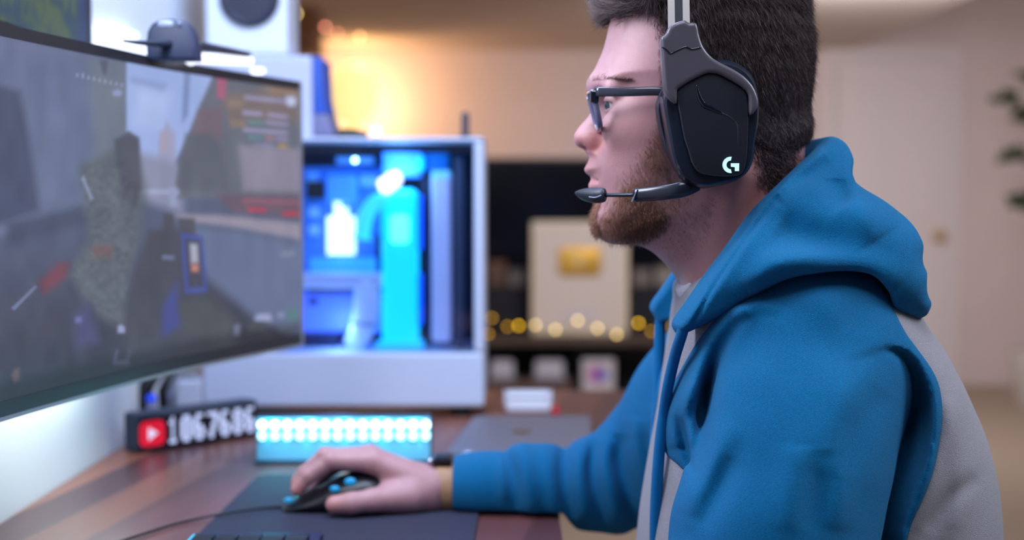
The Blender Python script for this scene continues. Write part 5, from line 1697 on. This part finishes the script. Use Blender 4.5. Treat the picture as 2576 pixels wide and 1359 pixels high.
def mousef(Q):
    d = inflate(Q, msP, 1.662, .036, .022, 2.4)
    d = d + .002 * np.exp(-((Q[:, 1] - 1.664) / .0016) ** 2) * (Q[:, 0] < P(860, 0, 1.66).x)
    return smax(d, (PZ + .0004) - Q[:, 2], .001)


sdfobj('body', mousef, (P(690, 0, 1.66).x, 1.615, PZ - .004), (P(1015, 0, 1.66).x, 1.71, .81), .0014, mat('mouse_black', (12, 14, 22), .35), ms)
ML = E('mouse_light', (20, 130, 180), .6)
for (x, y, Y_, rx, rz) in ((881, 1212, 1.631, .0070, .0048), (842, 1230, 1.629, .0060, .0038), (727, 1259, 1.640, .0060, .0035)):
    sphere('light', P(x, y, Y_), (rx, .0035, rz), ML, ms)
wc3 = P(760, 1250, 1.664)
cyl('wheel', (wc3.x, 1.661, wc3.z - .004), .008, .006, M_black, ms, axis='Y', bev=.001)
tube('cable', [P(712, 1276, 1.66), P(640, 1290, 1.60), P(560, 1300, 1.585), P(470, 1312, 1.58), P(390, 1335, 1.54), (-.42, 1.40, DZ + .003)][0:1] + [(P(660, 1290, 1.64).x, 1.645, PZ + .003), (P(560, 0, 1.62).x, 1.62, PZ + .003), (P(470, 0, 1.6).x, 1.60, DZ + .003), (P(380, 0, 1.56).x, 1.55, DZ + .003), (-.46, 1.40, DZ + .003)], .0016, M_black, ms, seg=6)

# keyboard, only its far corner shows
kb = thing('keyboard', 'black keyboard with a cyan glowing edge at the lower left', 'keyboard', (-.27, 1.30, DZ))
kz = PZ + .0005
box('case', (-.335, 1.06, kz), (-.20 , 1.495, kz + .010), mat('kb_navy', (20, 34, 70), .4), kb, .003)
box('glow_strip', (-.3375, 1.08, kz + .002), (-.3352, 1.49, kz + .009), E('kb_cyan', (40, 180, 220), .8), kb, .001)
for i in range(5):
    for j in range(20):
        x = -.320 + i * .0245; y = 1.462 - j * .0202
        box('key', (x - .0112, y - .0088, kz + .0105), (x + .0112, y + .0088, kz + .014), mat('key_black', (24, 26, 38), .5), kb, .002)

# ------------------------------------------------------------------ watch
wt = thing('wristwatch', 'wristwatch with a tan strap on the right wrist', 'watch', tuple(A3(1115, 1225, 1.672)))
c = A3(1115, 1226, 1.672); sg = 40
ax0, ax1 = P(1094, 1226, 1.64).x, P(1139, 1226, 1.64).x
rings = []
for x, r in ((ax0, .0290), (ax0 + .0008, .0314), (ax1 - .0008, .0314), (ax1, .0290)):
    rings.append([(x, c[1] + math.cos(2 * math.pi * k / sg) * (r + .0005), c[2] + math.sin(2 * math.pi * k / sg) * (r - .001)) for k in range(sg)])
strap = loft('strap', rings, mat('tan_leather', (168, 128, 96), .6, noise=.12, nscale=120), wt)
wtz = c[2] + .0295
box('case', (ax0 - .004, c[1] - .017, wtz - .001), (ax1 - .002, c[1] + .017, wtz + .0075), mat('watch_dark', (40, 36, 44), .3, .6), wt, .003)
box('glass', (ax0 - .001, c[1] - .013, wtz + .0076), (ax1 - .005, c[1] + .013, wtz + .0085), M_black, wt, .001)
cyl('crown', (ax0 - .0045, c[1] - .010, wtz + .003), .0042, .004, mat('crown_pink_silver', (205, 190, 205), .25, .8), wt, axis=(-1, 0, 0), bev=.001)

# ------------------------------------------------------------------ glasses
gs = thing('eyeglasses', 'grey rectangular eyeglasses worn by the man', 'glasses', tuple(A3(1490, 260, YM)))
M_gf = mat('smoke_grey_frame', (56, 57, 70), .22, coat=.5)
M_gn = mat('navy_frame', (24, 28, 44), .2, coat=.5)
M_lens = bpy.data.materials.new('lens'); M_lens.use_nodes = True
nt = M_lens.node_tree; N = nt.nodes; L = nt.links; N.remove(N['Principled BSDF'])
tr = N.new('ShaderNodeBsdfTransparent'); tr.inputs[0].default_value = (.95, .96, .97, 1); gl = N.new('ShaderNodeBsdfGlossy'); gl.inputs['Roughness'].default_value = .02
mx = N.new('ShaderNodeMixShader'); fr = N.new('ShaderNodeFresnel'); fr.inputs[0].default_value = 1.08
L.new(fr.outputs[0], mx.inputs[0]); L.new(tr.outputs[0], mx.inputs[1]); L.new(gl.outputs[0], mx.inputs[2]); L.new(mx.outputs[0], N['Material Output'].inputs[0])
T0 = A3(1487, 226, YM - .068); B0 = A3(1505, 322, YM - .060)


def lenspt(u, v):      # u: 0 at the nose, 1 at the temple; v: 0 bottom, 1 top
    xt, zt_ = P(1484, 228, 1.315).x, P(1484, 228, 1.315).z; xb, zb_ = P(1504, 322, 1.33).x, P(1504, 322, 1.33).z
    s = .0095 + u * .0525
    wrap = .0030 * u * u
    return (xb + (xt - xb) * v + wrap, s, zb_ + (zt_ - zb_) * v)


for sgn in (-1, 1):
    ring = []
    for u, v in ((0.12, .0), (.5, -.03), (.86, .04), (.98, .30), (1.0, .70), (1.0, .97), (.7, 1.0), (.3, 1.0), (.02, .95), (-.02, .65), (.02, .25)):
        x, s, z = lenspt(u, v); ring.append((x + sgn * s * .06 + .003, YM + sgn * s, z))
    rr = catmull(ring, 4, True)
    rim = tube('rim', [tuple(p) for p in rr] + [tuple(rr[0])], .0023, mat('lavender_grey_rim', (104, 102, 132), .16, coat=.6), gs, seg=8, smooth_n=0, flat=((1, 0, 0), 1.25))
    bm = bmesh.new(); f = [bm.verts.new(Vector(p)) for p in rr]; b = [bm.verts.new(Vector(p) + Vector((.0016, 0, 0))) for p in rr]
    bm.faces.new(f); bm.faces.new(b[::-1])
    for i in range(len(f)): bm.faces.new((f[i], f[(i + 1) % len(f)], b[(i + 1) % len(f)], b[i]))
    bmobj('lens', bm, M_lens, gs)
    s1 = YM + sgn * .0655
    xe, _, ze = lenspt(1.0, .93); xe += sgn * .062 * .06 + .003
    box('end_piece', (xe - .0025, min(s1, s1 - sgn * .006), ze - .0085), (xe + .0055, max(s1, s1 - sgn * .006), ze + .0025), M_gn, gs, .001)
    ys = YM + sgn * .0665
    tA = P(1500, 231, ys) if sgn < 0 else Vector((P(1500, 231, YM - .0665).x, ys, P(1500, 231, YM - .0665).z))
    tB = P(1580, 231, YM - .0745); tC = P(1662, 230, YM - .0785); tD = P(1740, 240, YM - .079)
    path = [(tA.x, ys, tA.z)] + [(q.x, YM + sgn * (YM - q.y), q.z) for q in (tB, tC, tD)]
    tube('temple', path, [.0046, .0044, .0042, .0036], M_gf, gs, seg=10, flat=((0, 1, 0), .42))
br0 = lenspt(.0, .72); br0 = (br0[0] + .003, br0[1], br0[2])
tube('bridge', [(br0[0], YM - .0095, br0[2]), (br0[0] - .001, YM, br0[2] + .003), (br0[0], YM + .0095, br0[2])], .002, M_gf, gs, seg=8)

# ------------------------------------------------------------------ headset
hs_ = thing('headset', 'black over-ear gaming headset with a boom microphone and a pale G logo', 'headset', tuple(A3(1790, 320, 1.29)))
M_cup = mat('headset_navy_black', (28, 33, 47), .24, spec=.5)
M_plate = mat('headset_plate', (34, 36, 46), .30, coat=.35)
M_yoke = mat('headset_yoke', (80, 75, 85), .36, spec=.5)
M_cush = mat('cushion_leatherette', (30, 36, 52), .42)
M_gloss = mat('gloss_black', (14, 20, 36), .08, coat=.8)


def side(sgn, y):      # near (-1) or mirrored far side
    return y if sgn < 0 else 2 * YM - y


def ring3(pts, Y, sgn, Yp=None, n=4):
    """outline in photo pixels seen at depth Yp, standing at depth Y"""
    Yp = Yp or Y
    q = catmull([(P(x, y, Yp).x, P(x, y, Yp).z) for x, y in pts], n, True)
    return [(p[0], side(sgn, Y), p[1]) for p in q]


def scaled(pts, s, dx=0, dy=0):
    c = np.mean(np.array(pts, float), axis=0)
    return [((x - c[0]) * s + c[0] + dx, (y - c[1]) * s + c[1] + dy) for x, y in pts]


cush = [(1655, 250), (1672, 215), (1700, 200), (1760, 185), (1820, 180), (1870, 200), (1890, 250), (1890, 330), (1880, 400), (1840, 440), (1780, 455), (1735, 450), (1700, 425), (1675, 380), (1658, 320), (1651, 275)]
cup = [(1668, 240), (1690, 200), (1730, 180), (1780, 158), (1825, 150), (1868, 166), (1896, 196), (1908, 240), (1910, 300), (1900, 360), (1896, 398), (1882, 432), (1850, 456), (1800, 470), (1762, 474), (1728, 462), (1704, 436), (1688, 390), (1676, 320), (1668, 275)]
plate = [(1704, 226), (1732, 206), (1771, 188), (1790, 184), (1812, 191), (1860, 218), (1877, 238), (1882, 285), (1881, 350), (1877, 405), (1866, 437), (1838, 444), (1800, 443), (1762, 436), (1742, 414), (1731, 380), (1720, 345), (1711, 295), (1704, 255)]
yoke = [(1663, 140), (1661, 98), (1668, 92), (1676, 82), (1680, 72), (1694, 60), (1716, 53), (1722, 53), (1732, 59), (1750, 60), (1756, 85), (1764, 112), (1776, 132), (1792, 148), (1812, 160), (1840, 174), (1868, 192), (1890, 215), (1902, 240), (1906, 262), (1898, 280), (1884, 292), (1881, 270), (1880, 240), (1864, 220), (1814, 191), (1790, 185), (1770, 188), (1732, 207), (1706, 224), (1702, 232), (1701, 262), (1690, 258), (1674, 240), (1668, 215)]
yokeP = Prof(XZ(yoke, 1.252), 2, .0004, .02)
for sgn in (-1, 1):
    g = lambda pts, Y, Yp=None, n=4: ring3(pts, Y, sgn, Yp, n)
    # cushion: a soft padded ring
    cx = [g(scaled(cush, s, dx), Y, Yp) for s, dx, Y, Yp in ((.80, 0, 1.312, 1.31), (.94, 0, 1.313, 1.31), (1.0, 0, 1.308, 1.305), (1.02, 0, 1.301, 1.30), (1.0, 1, 1.294, 1.295), (.96, 2, 1.290, 1.29), (.5, 3, 1.290, 1.29))]
    loft('ear_cushion', cx, M_cush, hs_)
    cx = [g(scaled(cup, s, dx, dy), Y, Yp) for s, dx, dy, Y, Yp in ((.90, -14, -4, 1.290, 1.288), (.97, -10, -4, 1.288, 1.286), (.99, -7, -2, 1.282, 1.280), (1.0, -2, 0, 1.272, 1.27), (1.0, 0, 0, 1.264, 1.262), (.975, 2, 0, 1.257, 1.256), (.93, 3, 0, 1.2535, 1.253), (.84, 4, 0, 1.2525, 1.252))]
    loft('ear_cup', cx, M_cup, hs_)
    q = XZ([(x, y) for x, y in plate], 1.25)
    q = [tuple(p) for p in catmull(q, 3, True)]
    po = prism('ear_plate', q, side(sgn, 1.2485), side(sgn, 1.256), M_plate, hs_, .0012)
    # seam line round the plate
    loft('plate_seam', [g(scaled(plate, 1.022), 1.2515, 1.25, 3), g(scaled(plate, 1.022), 1.2545, 1.25, 3)], M_gloss, hs_)
    ld = [P(x, y, 1.248) for x, y in ((1752, 214), (1758, 240), (1770, 262), (1785, 270), (1816, 285))]
    tube('plate_groove', [(p.x, side(sgn, 1.2484), p.z) for p in ld], [.0006, .0018, .0022, .0022, .0012], M_gloss, hs_, seg=8, flat=((0, 1, 0), .45))
    ld = [P(x, y, 1.248) for x, y in ((1816, 285), (1840, 297), (1853, 312), (1857, 335), (1856, 380))]
    tube('plate_groove', [(p.x, side(sgn, 1.2486), p.z) for p in ld], [.0010, .0008, .0007, .0006, .0003], mat('groove_soft', (26, 28, 38), .5), hs_, seg=6, flat=((0, 1, 0), .35))
    # yoke
    yc_ = side(sgn, 1.2535)
    def yf(Q, yc_=yc_):
        r = .0035; a = np.maximum(yokeP(Q) + r, 0); b = np.maximum(np.abs(Q[:, 1] - yc_) - .0090 + r, 0)
        e = np.maximum(yokeP(Q) + r, np.abs(Q[:, 1] - yc_) - .0090 + r)
        return np.hypot(a, b) + np.minimum(e, 0) - r
    sdfobj('yoke', yf, (P(1650, 0, 1.25).x, yc_ - .013, P(0, 305, 1.25).z), (P(1915, 0, 1.25).x, yc_ + .013, P(0, 45, 1.25).z), .0009, M_yoke, hs_)
    # glossy inner arm seen on the front edge
    fr2 = [(1663, 140), (1672, 150), (1682, 152), (1686, 200), (1694, 222), (1690, 262), (1700, 320), (1722, 362), (1726, 380), (1706, 362), (1690, 330), (1676, 262), (1668, 200)]
    q = XZ(fr2, 1.262); q = [tuple(p) for p in catmull(q, 2, True)]
    prism('front_arm', q, side(sgn, 1.2575), side(sgn, 1.272), M_gloss, hs_, .002)
    sr = [P(x, y, 1.243) for x, y in ((1665, 118), (1676, 124), (1687, 134), (1700, 128), (1722, 118), (1730, 119), (1742, 123), (1764, 118))]
    tube('yoke_seam', [(p.x, side(sgn, 1.2442), p.z) for p in sr], .0006, M_gloss, hs_, seg=6, smooth_n=3)
    sc3 = [P(x, y, 1.2585) for x, y in ((1692, 348), (1700, 358), (1724, 380), (1716, 335), (1706, 330))]
    prism('hinge_tab', [(p.x, p.z) for p in [P(x, y, 1.256) for x, y in ((1694, 332), (1712, 330), (1724, 380), (1702, 368))]], side(sgn, 1.2535), side(sgn, 1.262), mat('tab_silver', (120, 126, 150), .25, .5), hs_, .001)
# headband over the head
hbc = {}
for nm, px, wpx, mm, dy_ in (('headband_rail', 1690, 8, mat('rail_silver', (186, 180, 178), .35, .3), 0), ('headband_rail', 1727, 8.5, MATS['rail_silver'], 0), ('headband', 1708, 16, mat('band_navy', (26, 32, 46), .5), .0015)):
    xc = P(px, 20, 1.262).x
    top = zof(-128) + .012 - dy_; zb_ = P(0, 95, 1.262).z
    pts = []
    for a in np.linspace(0, math.pi, 33):
        yy = YM - math.cos(a) * (.108 - dy_); zz = zof(-20) + math.sin(a) * (top - zof(-20))
        pts.append((xc, yy, zz))
    pts = [(xc, YM - (.118 - dy_), zb_)] + pts + [(xc, YM + (.118 - dy_), zb_)]
    r = wpx / F * 1.265
    tube(nm, pts, r, mm, hs_, seg=14, smooth_n=0, flat=((1, 0, 0), 1.0) if False else None) if False else None
    bm = bmesh.new(); R_ = []
    P3 = [Vector(p) for p in pts]
    for i, p in enumerate(P3):
        t = (P3[min(i + 1, len(P3) - 1)] - P3[max(i - 1, 0)]).normalized(); nrm = Vector((1, 0, 0)).cross(t).normalized()
        h = .0022
        R_.append([bm.verts.new(p + Vector((sx_ * r, 0, 0)) + nrm * sn * h) for sx_, sn in ((-1, -1), (1, -1), (1, 1), (-1, 1))])
    for a_, b_2 in zip(R_, R_[1:]):
        for k in range(4): bm.faces.new((a_[k], a_[(k + 1) % 4], b_2[(k + 1) % 4], b_2[k]))
    bm.faces.new(R_[0][::-1]); bm.faces.new(R_[-1])
    bmobj(nm, bm, mm, hs_)
# logo: an open ring and an angular arm
lm = E('logo_glow', (176, 232, 244), 1.0)
c = P(1838, 415, 1.2475); mpx = 1.2475 / F


def lp(x, y): q = P(x, y, 1.2475); return (q.x, q.z)


ro, ri = 20.5, 11.0
arcp = [lp(1838.5 + ro * math.cos(a), 415 + ro * math.sin(a)) for a in np.linspace(math.radians(84), math.radians(276), 22)]
arcp += [lp(1838.5 + ri * math.cos(a), 415 + ri * math.sin(a)) for a in np.linspace(math.radians(270), math.radians(90), 18)]
prism('logo', arcp, 1.2473, 1.2490, lm, hs_, smooth=False)
prism('logo_arm', [lp(*p) for p in ((1839, 411), (1859.5, 411), (1859, 430.5), (1849, 430.5), (1849, 420.5), (1839, 419.5))], 1.2473, 1.2490, lm, hs_, smooth=False)
# microphone boom
tube('boom_arm', [P(1752, 462, 1.268), P(1728, 472, 1.262), P(1700, 480, 1.262), P(1650, 487, 1.270), P(1597, 491, 1.283)], [.0070, .0075, .0072, .0066, .0062], M_cup, hs_, seg=14, flat=((0, 1, 0), .55))
tube('boom_rod', [P(1600, 490, 1.283), P(1560, 491, 1.296), P(1516, 491, 1.312)], .0018, M_cup, hs_, seg=8)
prism('boom_collar', XZ([(1588, 508), (1600, 477), (1604, 477), (1592, 509)], 1.281), 1.277, 1.286, mat('collar_chrome', (150, 156, 180), .2, .7), hs_, .0008)
tube('microphone', [P(1523, 491, 1.310), P(1518, 491, 1.311), P(1500, 492, 1.317), P(1475, 490, 1.326), P(1457, 487, 1.332), P(1447, 485, 1.336)], [.0050, .0066, .0072, .0062, .0036, .0008], mat('mic_black', (30, 36, 48), .45), hs_, seg=18, flat=((0, 1, 0), .8))
tube('mic_slot', [P(1482, 496, 1.3135), P(1498, 497, 1.3105), P(1512, 492, 1.3045)], .0006, mat('slot_pale', (150, 160, 185), .3), hs_, seg=6)
